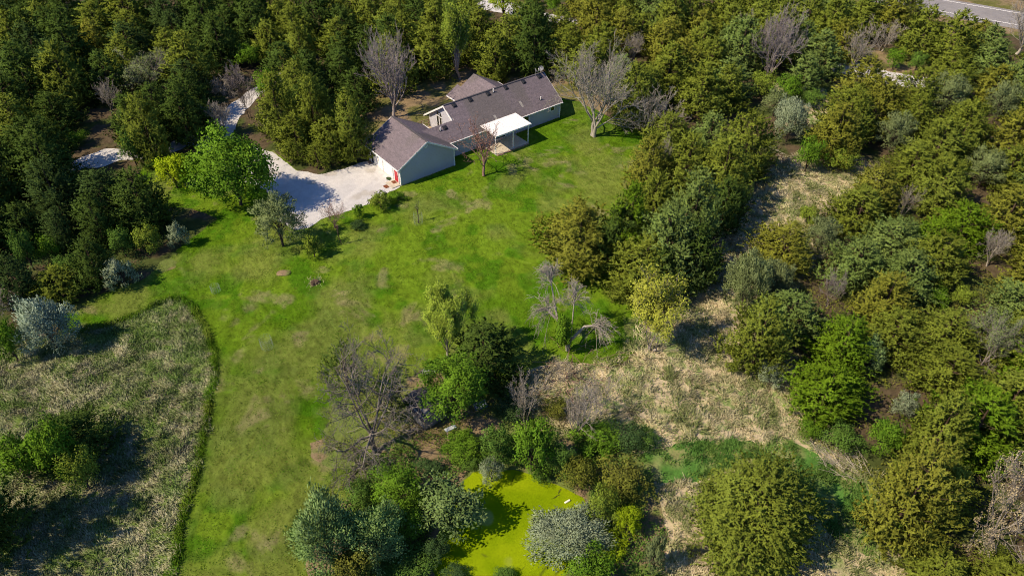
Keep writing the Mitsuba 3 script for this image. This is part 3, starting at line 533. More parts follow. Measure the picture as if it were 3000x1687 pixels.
red_cedar_tree|far0|-66.69|96.25|4.22|9.80|3.29|cedar_dark|tall dark green cedar in the left wood, three percent across, fifteen percent down|cedars of the left wood
red_cedar_tree|near3|-48.33|85.84|3.31|7.53|4.91|cedar_dark|dark green cedar nearest above the green shrub beside the left gravel loop|cedars of the left wood
red_cedar_tree|far5|-57.26|105.60|3.82|7.07|4.14|cedar_olive|olive cedar in the left wood, twelve percent across, eleven percent down|cedars of the left wood
red_cedar_tree|far3|-46.00|99.10|3.20|6.14|1.39|cedar_shade|deep green cedar nearest left of the grey leafless brush left of the drive bend|cedars of the left wood
red_cedar_tree|far0|-74.71|124.70|4.10|8.97|4.80|cedar_dark|tall dark green cedar in the left wood, six percent across, two percent down|cedars of the left wood
red_cedar_tree|far2|-45.87|117.87|3.44|7.03|2.75|cedar_dark|dark green cedar in the left wood, twenty-two percent across, six percent down|cedars of the left wood
red_cedar_tree|near0|-47.64|91.29|3.19|6.30|0.71|cedar_dark|dark green cedar in the left wood, fifteen percent across, twenty percent down|cedars of the left wood
red_cedar_tree|near3|-53.23|74.01|3.77|8.89|2.18|cedar_dark|tall dark green cedar in the left wood, five percent across, thirty percent down|cedars of the left wood
red_cedar_tree|near1|-45.19|69.25|3.52|6.71|3.92|cedar_shade|deep green cedar in the left wood, ten percent across, thirty-six percent down|cedars of the left wood
red_cedar_tree|far0|-66.49|107.98|3.97|9.17|2.54|cedar_dark|tall dark green cedar in the left wood, seven percent across, nine percent down|cedars of the left wood
red_cedar_tree|far2|-16.46|134.58|3.69|7.55|4.59|cedar_dark|dark green cedar in the wood behind the house, forty-one percent across, one percent down|cedars of the wood behind the house
red_cedar_tree|far3|-24.89|126.26|3.74|7.86|3.82|cedar_olive|olive cedar in the wood behind the house, thirty-six percent across, two percent down|cedars of the wood behind the house
red_cedar_tree|far3|-12.14|114.84|3.55|9.14|2.40|cedar_olive|tall olive cedar in the wood behind the house, forty-three percent across, six percent down|cedars of the wood behind the house
red_cedar_tree|far0|2.54|119.24|3.82|8.00|2.25|cedar_dark|dark green cedar in the wood behind the house, fifty-two percent across, five percent down|cedars of the wood behind the house
red_cedar_tree|near0|-29.29|94.96|3.12|8.09|1.09|cedar_olive|olive cedar nearest right of the bright green shrub at the drive bend|cedars of the wood behind the house
red_cedar_tree|far4|-34.69|116.35|3.90|7.63|5.41|cedar_olive|olive cedar in the wood behind the house, twenty-nine percent across, six percent down|cedars of the wood behind the house
red_cedar_tree|far4|-19.69|117.54|3.90|7.48|5.76|cedar_olive|olive cedar in the wood behind the house, thirty-eight percent across, six percent down|cedars of the wood behind the house
red_cedar_tree|far0|-31.02|128.70|3.88|10.01|0.68|cedar_olive|tall olive cedar in the wood behind the house, thirty-two percent across, one percent down|cedars of the wood behind the house
red_cedar_tree|far3|-25.58|107.33|3.10|6.99|3.46|cedar_dark|dark green cedar in the wood behind the house, thirty-three percent across, eleven percent down|cedars of the wood behind the house
red_cedar_tree|far5|-12.66|127.42|3.72|7.50|4.32|cedar_olive|olive cedar in the wood behind the house, forty-three percent across, two percent down|cedars of the wood behind the house
red_cedar_tree|far4|-32.36|121.06|4.00|9.63|1.74|cedar_dark|tall dark green cedar in the wood behind the house, thirty-one percent across, three percent down|cedars of the wood behind the house
red_cedar_tree|far2|-20.46|130.26|3.19|8.17|5.77|cedar_olive|olive cedar in the wood behind the house, thirty-nine percent across, one percent down|cedars of the wood behind the house
red_cedar_tree|far4|-24.79|102.06|3.26|6.60|0.52|cedar_dark|dark green cedar in the wood behind the house, thirty-three percent across, fourteen percent down|cedars of the wood behind the house
red_cedar_tree|near2|-26.24|91.07|3.11|7.66|0.87|cedar_dark|dark green cedar in the wood behind the house, thirty-one percent across, nineteen percent down|cedars of the wood behind the house
red_cedar_tree|far4|-18.67|123.26|3.74|7.54|3.64|cedar_olive|olive cedar in the wood behind the house, thirty-nine percent across, four percent down|cedars of the wood behind the house
red_cedar_tree|far1|8.72|114.29|3.15|5.97|0.66|cedar_olive|olive cedar in the wood behind the house, fifty-six percent across, eight percent down|cedars of the wood behind the house
red_cedar_tree|far0|-33.31|103.01|3.73|7.29|4.13|cedar_dark|dark green cedar nearest above the bright green shrub at the drive bend|cedars of the wood behind the house
red_cedar_tree|far2|-22.35|110.32|3.15|7.01|0.73|cedar_dark|dark green cedar in the wood behind the house, thirty-six percent across, nine percent down|cedars of the wood behind the house
red_cedar_tree|far0|-13.07|123.02|3.73|7.73|0.43|cedar_olive|olive cedar in the wood behind the house, forty-two percent across, four percent down|cedars of the wood behind the house
red_cedar_tree|far0|-36.64|124.66|3.00|7.63|6.01|cedar_olive|olive cedar in the wood behind the house, twenty-nine percent across, three percent down|cedars of the wood behind the house
red_cedar_tree|far0|-17.04|112.50|3.52|8.16|2.35|cedar_olive|olive cedar in the wood behind the house, thirty-nine percent across, eight percent down|cedars of the wood behind the house
red_cedar_tree|far4|-31.75|107.88|3.48|8.34|3.91|cedar_olive|tall olive cedar in the wood behind the house, twenty-nine percent across, ten percent down|cedars of the wood behind the house
red_cedar_tree|far4|-5.67|118.56|3.43|7.16|0.27|cedar_olive|olive cedar in the wood behind the house, forty-seven percent across, six percent down|cedars of the wood behind the house
red_cedar_tree|far0|-27.23|112.88|3.49|7.08|5.44|cedar_olive|olive cedar in the wood behind the house, thirty-three percent across, eight percent down|cedars of the wood behind the house
red_cedar_tree|far1|-12.04|107.43|3.75|8.42|6.02|cedar_olive|tall olive cedar in the wood behind the house, forty-two percent across, ten percent down|cedars of the wood behind the house
red_cedar_tree|far3|-3.07|110.84|3.32|6.38|0.72|cedar_olive|olive cedar in the wood behind the house, forty-eight percent across, ten percent down|cedars of the wood behind the house
red_cedar_tree|far2|-10.03|132.12|3.17|6.47|4.12|cedar_olive|olive cedar in the wood behind the house, forty-five percent across, one percent down|cedars of the wood behind the house
red_cedar_tree|far4|-17.38|102.13|3.81|9.07|1.68|cedar_olive|olive cedar nearest above the bare upright tree standing just behind the garage roof|cedars of the wood behind the house
red_cedar_tree|far2|-23.76|121.49|3.06|7.15|4.64|cedar_olive|olive cedar in the wood behind the house, thirty-six percent across, four percent down|cedars of the wood behind the house
red_cedar_tree|far1|-37.87|113.18|3.23|6.56|3.83|cedar_olive|olive cedar nearest right of the bright green shrub in the wood above the drive bend|cedars of the wood behind the house
red_cedar_tree|far5|3.11|109.51|3.99|10.30|2.53|cedar_dark|tall dark green cedar in the wood behind the house, fifty-two percent across, eight percent down|cedars of the wood behind the house
red_cedar_tree|far0|-21.63|95.89|3.00|6.59|5.36|cedar_dark|dark green cedar nearest left of the bare upright tree standing just behind the garage roof|cedars of the wood behind the house
red_cedar_tree|far2|8.07|109.19|3.02|6.12|0.98|cedar_olive|olive cedar in the wood behind the house, fifty-five percent across, eleven percent down|cedars of the wood behind the house
red_cedar_tree|far2|2.73|123.72|3.66|8.57|5.80|cedar_olive|tall olive cedar in the wood behind the house, fifty-two percent across, three percent down|cedars of the wood behind the house
red_cedar_tree|far2|-15.66|119.36|3.98|7.85|2.76|cedar_dark|dark green cedar in the wood behind the house, forty-one percent across, five percent down|cedars of the wood behind the house
red_cedar_tree|far1|-27.56|118.70|3.36|6.80|3.28|cedar_dark|dark green cedar in the wood behind the house, thirty-three percent across, six percent down|cedars of the wood behind the house
red_cedar_tree|far3|-7.63|125.74|3.34|6.51|1.85|cedar_olive|olive cedar in the wood behind the house, forty-six percent across, three percent down|cedars of the wood behind the house
red_cedar_tree|far3|-7.19|112.71|3.02|6.24|3.02|cedar_olive|olive cedar in the wood behind the house, forty-six percent across, nine percent down|cedars of the wood behind the house
red_cedar_tree|far3|-29.16|99.89|3.56|7.38|3.61|cedar_dark|dark green cedar in the wood behind the house, thirty percent across, fourteen percent down|cedars of the wood behind the house
red_cedar_tree|far4|-2.76|106.14|3.02|7.12|2.95|cedar_olive|olive cedar in the wood behind the house, forty-eight percent across, eleven percent down|cedars of the wood behind the house
red_cedar_tree|far3|-18.44|107.58|3.85|9.57|1.14|cedar_dark|tall dark green cedar in the wood behind the house, thirty-eight percent across, nine percent down|cedars of the wood behind the house
red_cedar_tree|far5|7.62|121.67|2.93|6.02|5.71|cedar_olive|olive cedar in the wood behind the house, fifty-five percent across, five percent down|cedars of the wood behind the house
red_cedar_tree|far4|-10.02|119.44|3.55|7.68|5.21|cedar_dark|dark green cedar in the wood behind the house, forty-four percent across, five percent down|cedars of the wood behind the house
red_cedar_tree|far5|-28.56|123.56|3.07|6.65|4.49|cedar_olive|olive cedar in the wood behind the house, thirty-three percent across, four percent down|cedars of the wood behind the house
red_cedar_tree|far4|-37.96|119.99|3.41|7.00|6.09|cedar_olive|olive cedar in the wood behind the house, twenty-seven percent across, five percent down|cedars of the wood behind the house
red_cedar_tree|far0|-43.21|131.44|3.68|8.10|2.02|cedar_olive|olive cedar in the wood behind the house, twenty-six percent across, one percent down|cedars of the wood behind the house
red_cedar_tree|far4|-0.82|114.79|3.62|7.07|4.94|cedar_olive|olive cedar nearest below the glowing yellow-green treetop at the top edge above the house|cedars of the wood behind the house
red_cedar_tree|far4|43.95|124.48|3.25|5.91|0.62|cedar_olive|olive cedar in the upper right wood, seventy-six percent across, four percent down|cedars of the upper right wood
red_cedar_tree|far2|18.16|125.60|3.21|5.67|3.92|cedar_olive|olive cedar in the upper right wood, sixty-one percent across, four percent down|cedars of the upper right wood
red_cedar_tree|far3|42.86|132.25|3.50|7.20|5.96|cedar_olive|olive cedar in the upper right wood, seventy-four percent across, one percent down|cedars of the upper right wood
red_cedar_tree|far5|77.85|107.01|3.53|7.39|4.60|cedar_olive|olive cedar nearest below the bare tree beside the asphalt road in the upper right corner|cedars of the upper right wood
red_cedar_tree|far5|34.11|115.67|3.37|5.50|2.00|cedar_grey|grey-green cedar in the upper right wood, seventy-one percent across, eight percent down|cedars of the upper right wood
red_cedar_tree|near1|61.19|82.44|3.75|7.90|2.27|cedar_gold|brownish-gold cedar nearest above the feathery grey-green tree near the right edge|cedars of the upper right wood
red_cedar_tree|far2|63.01|132.19|3.39|7.47|6.12|cedar_grey|grey-green cedar in the upper right wood, eighty-five percent across, one percent down|cedars of the upper right wood
red_cedar_tree|far3|51.55|120.59|4.11|7.93|0.07|cedar_olive|olive cedar in the upper right wood, eighty-one percent across, five percent down|cedars of the upper right wood
red_cedar_tree|far2|64.85|116.85|4.09|8.10|4.31|cedar_olive|olive cedar nearest above the green bush right of the small gravel patch|cedars of the upper right wood
red_cedar_tree|far4|29.91|98.09|3.27|6.65|3.81|cedar_olive|olive cedar in the upper right wood, seventy-one percent across, sixteen percent down|cedars of the upper right wood
red_cedar_tree|far2|29.94|117.36|3.34|7.21|4.27|cedar_gold|brownish-gold cedar in the upper right wood, sixty-nine percent across, seven percent down|cedars of the upper right wood
red_cedar_tree|far4|22.80|112.14|3.36|6.87|0.68|cedar_gold|brownish-gold cedar in the upper right wood, sixty-five percent across, nine percent down|cedars of the upper right wood
red_cedar_tree|far2|18.99|130.41|3.82|7.93|1.51|cedar_olive|olive cedar in the upper right wood, sixty-one percent across, one percent down|cedars of the upper right wood
red_cedar_tree|near0|40.58|84.54|3.58|7.68|3.31|cedar_gold|brownish-gold cedar nearest above the lime bush overhanging the top end of the mown path|cedars of the upper right wood
red_cedar_tree|far3|13.45|109.69|3.82|7.86|3.21|cedar_olive|olive cedar in the upper right wood, fifty-nine percent across, ten percent down|cedars of the upper right wood
red_cedar_tree|far4|29.71|107.90|3.20|6.55|0.70|cedar_olive|olive cedar in the upper right wood, sixty-nine percent across, eleven percent down|cedars of the upper right wood
red_cedar_tree|far2|36.09|130.75|3.68|6.48|6.09|cedar_olive|olive cedar in the upper right wood, seventy-one percent across, two percent down|cedars of the upper right wood
red_cedar_tree|far0|47.69|133.96|3.43|7.23|0.13|cedar_olive|olive cedar in the upper right wood, seventy-seven percent across, one percent down|cedars of the upper right wood
red_cedar_tree|far3|13.31|119.92|3.98|8.65|1.57|cedar_gold|tall brownish-gold cedar in the upper right wood, fifty-eight percent across, five percent down|cedars of the upper right wood
red_cedar_tree|far4|62.80|100.53|3.38|6.49|3.48|cedar_olive|olive cedar nearest above the feathery grey-green tree right of the small gravel patch|cedars of the upper right wood
red_cedar_tree|far4|11.06|105.70|4.00|6.57|3.79|cedar_olive|olive cedar in the upper right wood, fifty-seven percent across, twelve percent down|cedars of the upper right wood
red_cedar_tree|far5|45.40|117.41|3.89|6.20|2.29|cedar_grey|grey-green cedar nearest right of the tall fan-shaped bare tree with several pale stems|cedars of the upper right wood
red_cedar_tree|far1|75.29|118.73|3.21|5.35|4.01|cedar_gold|brownish-gold cedar in the upper right wood, ninety-six percent across, seven percent down|cedars of the upper right wood
red_cedar_tree|far0|17.28|117.18|3.40|7.47|2.12|cedar_gold|brownish-gold cedar in the upper right wood, sixty-one percent across, six percent down|cedars of the upper right wood
red_cedar_tree|far5|71.80|108.58|3.83|6.41|2.61|cedar_grey|grey-green cedar in the upper right wood, ninety-seven percent across, eleven percent down|cedars of the upper right wood
red_cedar_tree|far5|18.83|98.04|3.33|6.33|0.46|cedar_olive|olive cedar in the upper right wood, sixty-three percent across, sixteen percent down|cedars of the upper right wood
red_cedar_tree|far2|24.80|106.20|4.40|6.90|2.93|cedar_gold|brownish-gold cedar in the upper right wood, sixty-seven percent across, twelve percent down|cedars of the upper right wood
red_cedar_tree|far3|35.38|121.38|3.89|6.55|0.22|cedar_olive|olive cedar in the upper right wood, seventy-one percent across, five percent down|cedars of the upper right wood
red_cedar_tree|near2|48.46|92.07|4.18|7.56|1.46|cedar_gold|brownish-gold cedar nearest above the feathery grey-green tree in the upper right wood|cedars of the upper right wood
red_cedar_tree|far5|73.35|99.83|4.27|9.39|1.55|cedar_grey|tall grey-green cedar in the upper right wood, ninety-nine percent across, fourteen percent down|cedars of the upper right wood
red_cedar_tree|far2|41.04|114.05|4.31|9.53|0.72|cedar_olive|olive cedar nearest above the tall fan-shaped bare tree with several pale stems|cedars of the upper right wood
red_cedar_tree|near4|61.35|73.36|3.84|7.67|0.38|cedar_grey|grey-green cedar in the upper right wood, ninety-nine percent across, thirty-three percent down|cedars of the upper right wood
red_cedar_tree|far5|46.37|109.42|4.24|7.09|0.90|cedar_grey|grey-green cedar in the upper right wood, eighty percent across, ten percent down|cedars of the upper right wood
red_cedar_tree|far2|51.71|115.43|3.64|6.57|6.15|cedar_gold|brownish-gold cedar in the upper right wood, eighty-two percent across, eight percent down|cedars of the upper right wood
red_cedar_tree|far5|23.68|128.23|4.20|7.54|3.34|cedar_grey|grey-green cedar in the upper right wood, sixty-four percent across, two percent down|cedars of the upper right wood
red_cedar_tree|far3|58.11|124.51|3.69|6.57|2.85|cedar_olive|olive cedar nearest left of the bare grey tree leaning right|cedars of the upper right wood
red_cedar_tree|far0|67.56|112.36|4.30|9.05|0.90|cedar_olive|olive cedar nearest right of the green bush right of the small gravel patch|cedars of the upper right wood
red_cedar_tree|far4|66.77|128.20|3.74|7.39|5.87|cedar_olive|olive cedar in the upper right wood, eighty-eight percent across, two percent down|cedars of the upper right wood
red_cedar_tree|far0|41.90|102.45|3.29|6.53|0.11|cedar_grey|grey-green cedar nearest right of the bright green shrub right of the fan-shaped bare tree|cedars of the upper right wood
red_cedar_tree|near0|41.51|72.83|3.25|5.98|6.20|cedar_gold|brownish-gold cedar nearest left of the thin bare snag in the middle of the right wood|cedars of the upper right wood
red_cedar_tree|far2|49.43|99.54|3.80|7.19|0.06|cedar_gold|brownish-gold cedar in the upper right wood, eighty-four percent across, fifteen percent down|cedars of the upper right wood
red_cedar_tree|near2|52.03|81.42|4.01|7.34|2.31|cedar_olive|olive cedar in the upper right wood, ninety-one percent across, twenty-seven percent down|cedars of the upper right wood
red_cedar_tree|far5|13.89|127.69|3.73|7.83|0.15|cedar_gold|brownish-gold cedar in the upper right wood, fifty-eight percent across, two percent down|cedars of the upper right wood
red_cedar_tree|far3|68.51|100.11|3.56|6.01|5.00|cedar_gold|brownish-gold cedar in the upper right wood, ninety-seven percent across, sixteen percent down|cedars of the upper right wood
red_cedar_tree|far2|54.22|127.64|3.78|7.58|1.71|cedar_grey|grey-green cedar in the upper right wood, eighty-one percent across, two percent down|cedars of the upper right wood
red_cedar_tree|far4|65.07|106.99|3.23|5.63|5.61|cedar_olive|olive cedar in the upper right wood, ninety-three percent across, twelve percent down|cedars of the upper right wood
red_cedar_tree|far4|29.26|126.74|4.18|9.13|4.64|cedar_olive|tall olive cedar in the upper right wood, sixty-seven percent across, two percent down|cedars of the upper right wood
red_cedar_tree|far2|22.34|102.33|4.03|7.86|1.54|cedar_olive|olive cedar in the upper right wood, sixty-five percent across, thirteen percent down|cedars of the upper right wood
red_cedar_tree|near1|59.52|78.05|3.18|5.52|1.93|cedar_olive|olive cedar nearest right of the feathery grey-green tree near the right edge|cedars of the upper right wood
red_cedar_tree|far2|63.20|124.60|3.68|7.96|3.52|cedar_gold|brownish-gold cedar nearest above the bare grey tree leaning right|cedars of the upper right wood
red_cedar_tree|far1|55.72|96.95|3.54|6.96|6.17|cedar_olive|olive cedar nearest left of the feathery grey-green tree right of the small gravel patch|cedars of the upper right wood
red_cedar_tree|near2|65.83|81.89|3.87|7.31|3.99|cedar_olive|olive cedar in the upper right wood, ninety-nine percent across, twenty-seven percent down|cedars of the upper right wood
red_cedar_tree|near2|48.96|73.00|3.60|6.86|2.07|cedar_olive|olive cedar nearest right of the thin bare snag in the middle of the right wood|cedars of the upper right wood
red_cedar_tree|far4|49.30|125.30|3.19|6.78|2.29|cedar_olive|olive cedar in the upper right wood, seventy-nine percent across, four percent down|cedars of the upper right wood
red_cedar_tree|far2|25.75|95.89|3.88|7.95|2.07|cedar_olive|olive cedar in the upper right wood, sixty-eight percent across, seventeen percent down|cedars of the upper right wood
red_cedar_tree|far2|40.17|121.86|4.09|7.21|4.91|cedar_olive|olive cedar in the upper right wood, seventy-four percent across, five percent down|cedars of the upper right wood
red_cedar_tree|near3|71.90|93.25|4.35|8.04|3.17|cedar_olive|olive cedar in the upper right wood, ninety-nine percent across, nineteen percent down|cedars of the upper right wood
red_cedar_tree|far0|31.34|102.41|3.64|5.84|4.60|cedar_grey|grey-green cedar in the upper right wood, seventy-one percent across, fourteen percent down|cedars of the upper right wood
red_cedar_tree|far0|26.25|123.38|3.90|8.44|3.72|cedar_olive|tall olive cedar in the upper right wood, sixty-six percent across, four percent down|cedars of the upper right wood
red_cedar_tree|near4|16.15|93.72|4.02|8.58|2.77|cedar_olive|olive cedar nearest above the low bare multi-stemmed tree right of the big maple|cedars of the upper right wood
red_cedar_tree|far5|11.94|133.75|3.74|6.59|3.64|cedar_gold|brownish-gold cedar in the upper right wood, fifty-seven percent across, one percent down|cedars of the upper right wood
red_cedar_tree|far5|15.36|101.12|3.68|6.56|4.36|cedar_grey|grey-green cedar in the upper right wood, sixty-one percent across, fifteen percent down|cedars of the upper right wood
red_cedar_tree|far1|34.59|110.43|4.15|8.72|5.36|cedar_grey|grey-green cedar nearest left of the tall fan-shaped bare tree with several pale stems|cedars of the upper right wood
red_cedar_tree|far2|73.53|113.33|3.78|6.54|0.78|cedar_grey|grey-green cedar in the upper right wood, ninety-six percent across, nine percent down|cedars of the upper right wood
red_cedar_tree|far4|39.78|127.93|3.94|7.99|0.99|cedar_olive|olive cedar in the upper right wood, seventy-three percent across, two percent down|cedars of the upper right wood
red_cedar_tree|far1|24.60|116.70|3.57|6.32|0.64|cedar_gold|brownish-gold cedar in the upper right wood, sixty-five percent across, seven percent down|cedars of the upper right wood
red_cedar_tree|far5|59.27|129.16|3.72|6.38|1.38|cedar_olive|olive cedar in the upper right wood, eighty-four percent across, three percent down|cedars of the upper right wood
red_cedar_tree|near2|43.29|88.43|3.91|8.03|6.19|cedar_olive|olive cedar in the upper right wood, eighty-three percent across, twenty-two percent down|cedars of the upper right wood
red_cedar_tree|far1|20.79|120.10|3.30|5.65|5.38|cedar_olive|olive cedar in the upper right wood, sixty-three percent across, six percent down|cedars of the upper right wood
red_cedar_tree|near2|56.38|84.41|3.70|8.28|2.20|cedar_olive|tall olive cedar in the upper right wood, ninety-four percent across, twenty-four percent down|cedars of the upper right wood
red_cedar_tree|near1|47.51|77.71|3.66|5.92|1.84|cedar_olive|olive cedar nearest above the thin bare snag in the middle of the right wood|cedars of the upper right wood
red_cedar_tree|far5|35.52|126.15|3.70|7.41|4.19|cedar_olive|olive cedar in the upper right wood, seventy-one percent across, three percent down|cedars of the upper right wood
red_cedar_tree|near3|52.35|88.99|3.23|7.01|0.87|cedar_olive|olive cedar nearest right of the feathery grey-green tree in the upper right wood|cedars of the upper right wood
red_cedar_tree|far5|29.06|112.65|3.51|7.08|3.06|cedar_olive|olive cedar in the upper right wood, sixty-nine percent across, nine percent down|cedars of the upper right wood
red_cedar_tree|near0|59.14|89.84|3.23|5.25|0.12|cedar_olive|olive cedar nearest below the feathery grey-green tree right of the small gravel patch|cedars of the upper right wood
red_cedar_tree|near0|39.53|62.43|3.81|5.77|6.26|cedar_grey|grey-green cedar nearest below the thin bare snag in the middle of the right wood|cedars of the lower right wood
red_cedar_tree|near4|34.56|58.90|3.21|6.02|4.20|cedar_grey|grey-green cedar in the lower right wood, eighty-four percent across, forty-seven percent down|cedars of the lower right wood
red_cedar_tree|near2|48.50|66.14|3.25|5.35|1.02|cedar_fresh|vivid green cedar in the lower right wood, ninety-four percent across, forty percent down|cedars of the lower right wood
red_cedar_tree|near2|53.71|67.34|3.60|6.92|2.90|cedar_gold|brownish-gold cedar nearest above the bare snag in the right wood near the right edge|cedars of the lower right wood
red_cedar_tree|near1|47.81|51.79|4.15|6.61|5.81|cedar_grey|grey-green cedar in the lower right wood, ninety-nine percent across, fifty-six percent down|cedars of the lower right wood
red_cedar_tree|near3|40.42|40.56|3.71|6.38|3.36|cedar_olive|olive cedar in the lower right wood, ninety-eight percent across, seventy-two percent down|cedars of the lower right wood
red_cedar_tree|near1|38.38|69.00|3.62|5.52|4.40|cedar_olive|olive cedar in the lower right wood, eighty-four percent across, thirty-eight percent down|cedars of the lower right wood
red_cedar_tree|near0|46.67|42.97|4.31|7.57|1.42|cedar_fresh|vivid green cedar in the lower right wood, ninety-nine percent across, sixty-eight percent down|cedars of the lower right wood
red_cedar_tree|near2|26.21|42.15|3.12|5.54|4.01|cedar_fresh|vivid green cedar nearest above the bright green bush|cedars of the lower right wood
red_cedar_tree|near1|56.74|62.71|4.48|7.27|0.79|cedar_olive|olive cedar in the lower right wood, ninety-nine percent across, forty-three percent down|cedars of the lower right wood
red_cedar_tree|near4|34.86|49.51|3.38|5.08|1.37|cedar_olive|olive cedar in the lower right wood, eighty-seven percent across, fifty-nine percent down|cedars of the lower right wood
red_cedar_tree|near3|29.10|46.90|3.16|6.52|0.70|cedar_fresh|vivid green cedar in the lower right wood, eighty-two percent across, sixty-two percent down|cedars of the lower right wood
red_cedar_tree|near2|42.98|36.49|3.18|6.06|4.98|cedar_grey|grey-green cedar in the lower right wood, ninety-nine percent across, seventy-nine percent down|cedars of the lower right wood
red_cedar_tree|near1|37.73|44.78|3.11|4.96|4.98|cedar_olive|olive cedar in the lower right wood, ninety-two percent across, sixty-six percent down|cedars of the lower right wood
red_cedar_tree|near0|44.13|63.24|3.06|5.22|6.11|cedar_fresh|vivid green cedar in the lower right wood, ninety-one percent across, forty-three percent down|cedars of the lower right wood
red_cedar_tree|near0|25.95|52.00|3.14|4.83|4.71|cedar_grey|grey-green cedar nearest below the pale grey-green bush behind the one bulging into the path|cedars of the lower right wood
red_cedar_tree|near4|52.91|57.57|4.33|6.11|6.18|cedar_gold|brownish-gold cedar in the lower right wood, ninety-nine percent across, forty-nine percent down|cedars of the lower right wood
red_cedar_tree|near1|45.89|47.81|3.87|6.18|1.41|cedar_olive|olive cedar nearest right of the grey half-bare tree in the cedars near the right edge|cedars of the lower right wood
red_cedar_tree|near2|38.50|56.90|3.05|6.16|2.49|cedar_grey|grey-green cedar nearest left of the light green bush in the cedars of the right wood|cedars of the lower right wood
red_cedar_tree|near4|35.42|53.49|3.15|6.04|5.81|cedar_gold|brownish-gold cedar in the lower right wood, eighty-six percent across, fifty-four percent down|cedars of the lower right wood
red_cedar_tree|near1|36.47|37.95|3.59|7.52|4.77|cedar_fresh|vivid green cedar in the lower right wood, ninety-five percent across, seventy-six percent down|cedars of the lower right wood
red_cedar_tree|near2|28.13|61.87|3.27|5.52|0.06|cedar_gold|brownish-gold cedar nearest above the pale grey-green bush behind the one bulging into the path|cedars of the lower right wood
red_cedar_tree|near2|42.58|59.35|3.29|6.40|4.43|cedar_olive|olive cedar nearest above the light green bush in the cedars of the right wood|cedars of the lower right wood
red_cedar_tree|near0|31.30|32.73|3.05|5.89|1.42|cedar_olive|olive cedar in the lower right wood, ninety-one percent across, eighty-six percent down|cedars of the lower right wood
red_cedar_tree|near4|39.19|49.10|3.21|5.46|6.26|cedar_olive|olive cedar nearest below the light green bush in the cedars of the right wood|cedars of the lower right wood
red_cedar_tree|near2|37.86|24.88|4.40|8.74|1.70|cedar_gold|tall brownish-gold cedar in the lower right wood, ninety-nine percent across, ninety-nine percent down|cedars of the lower right wood
"""
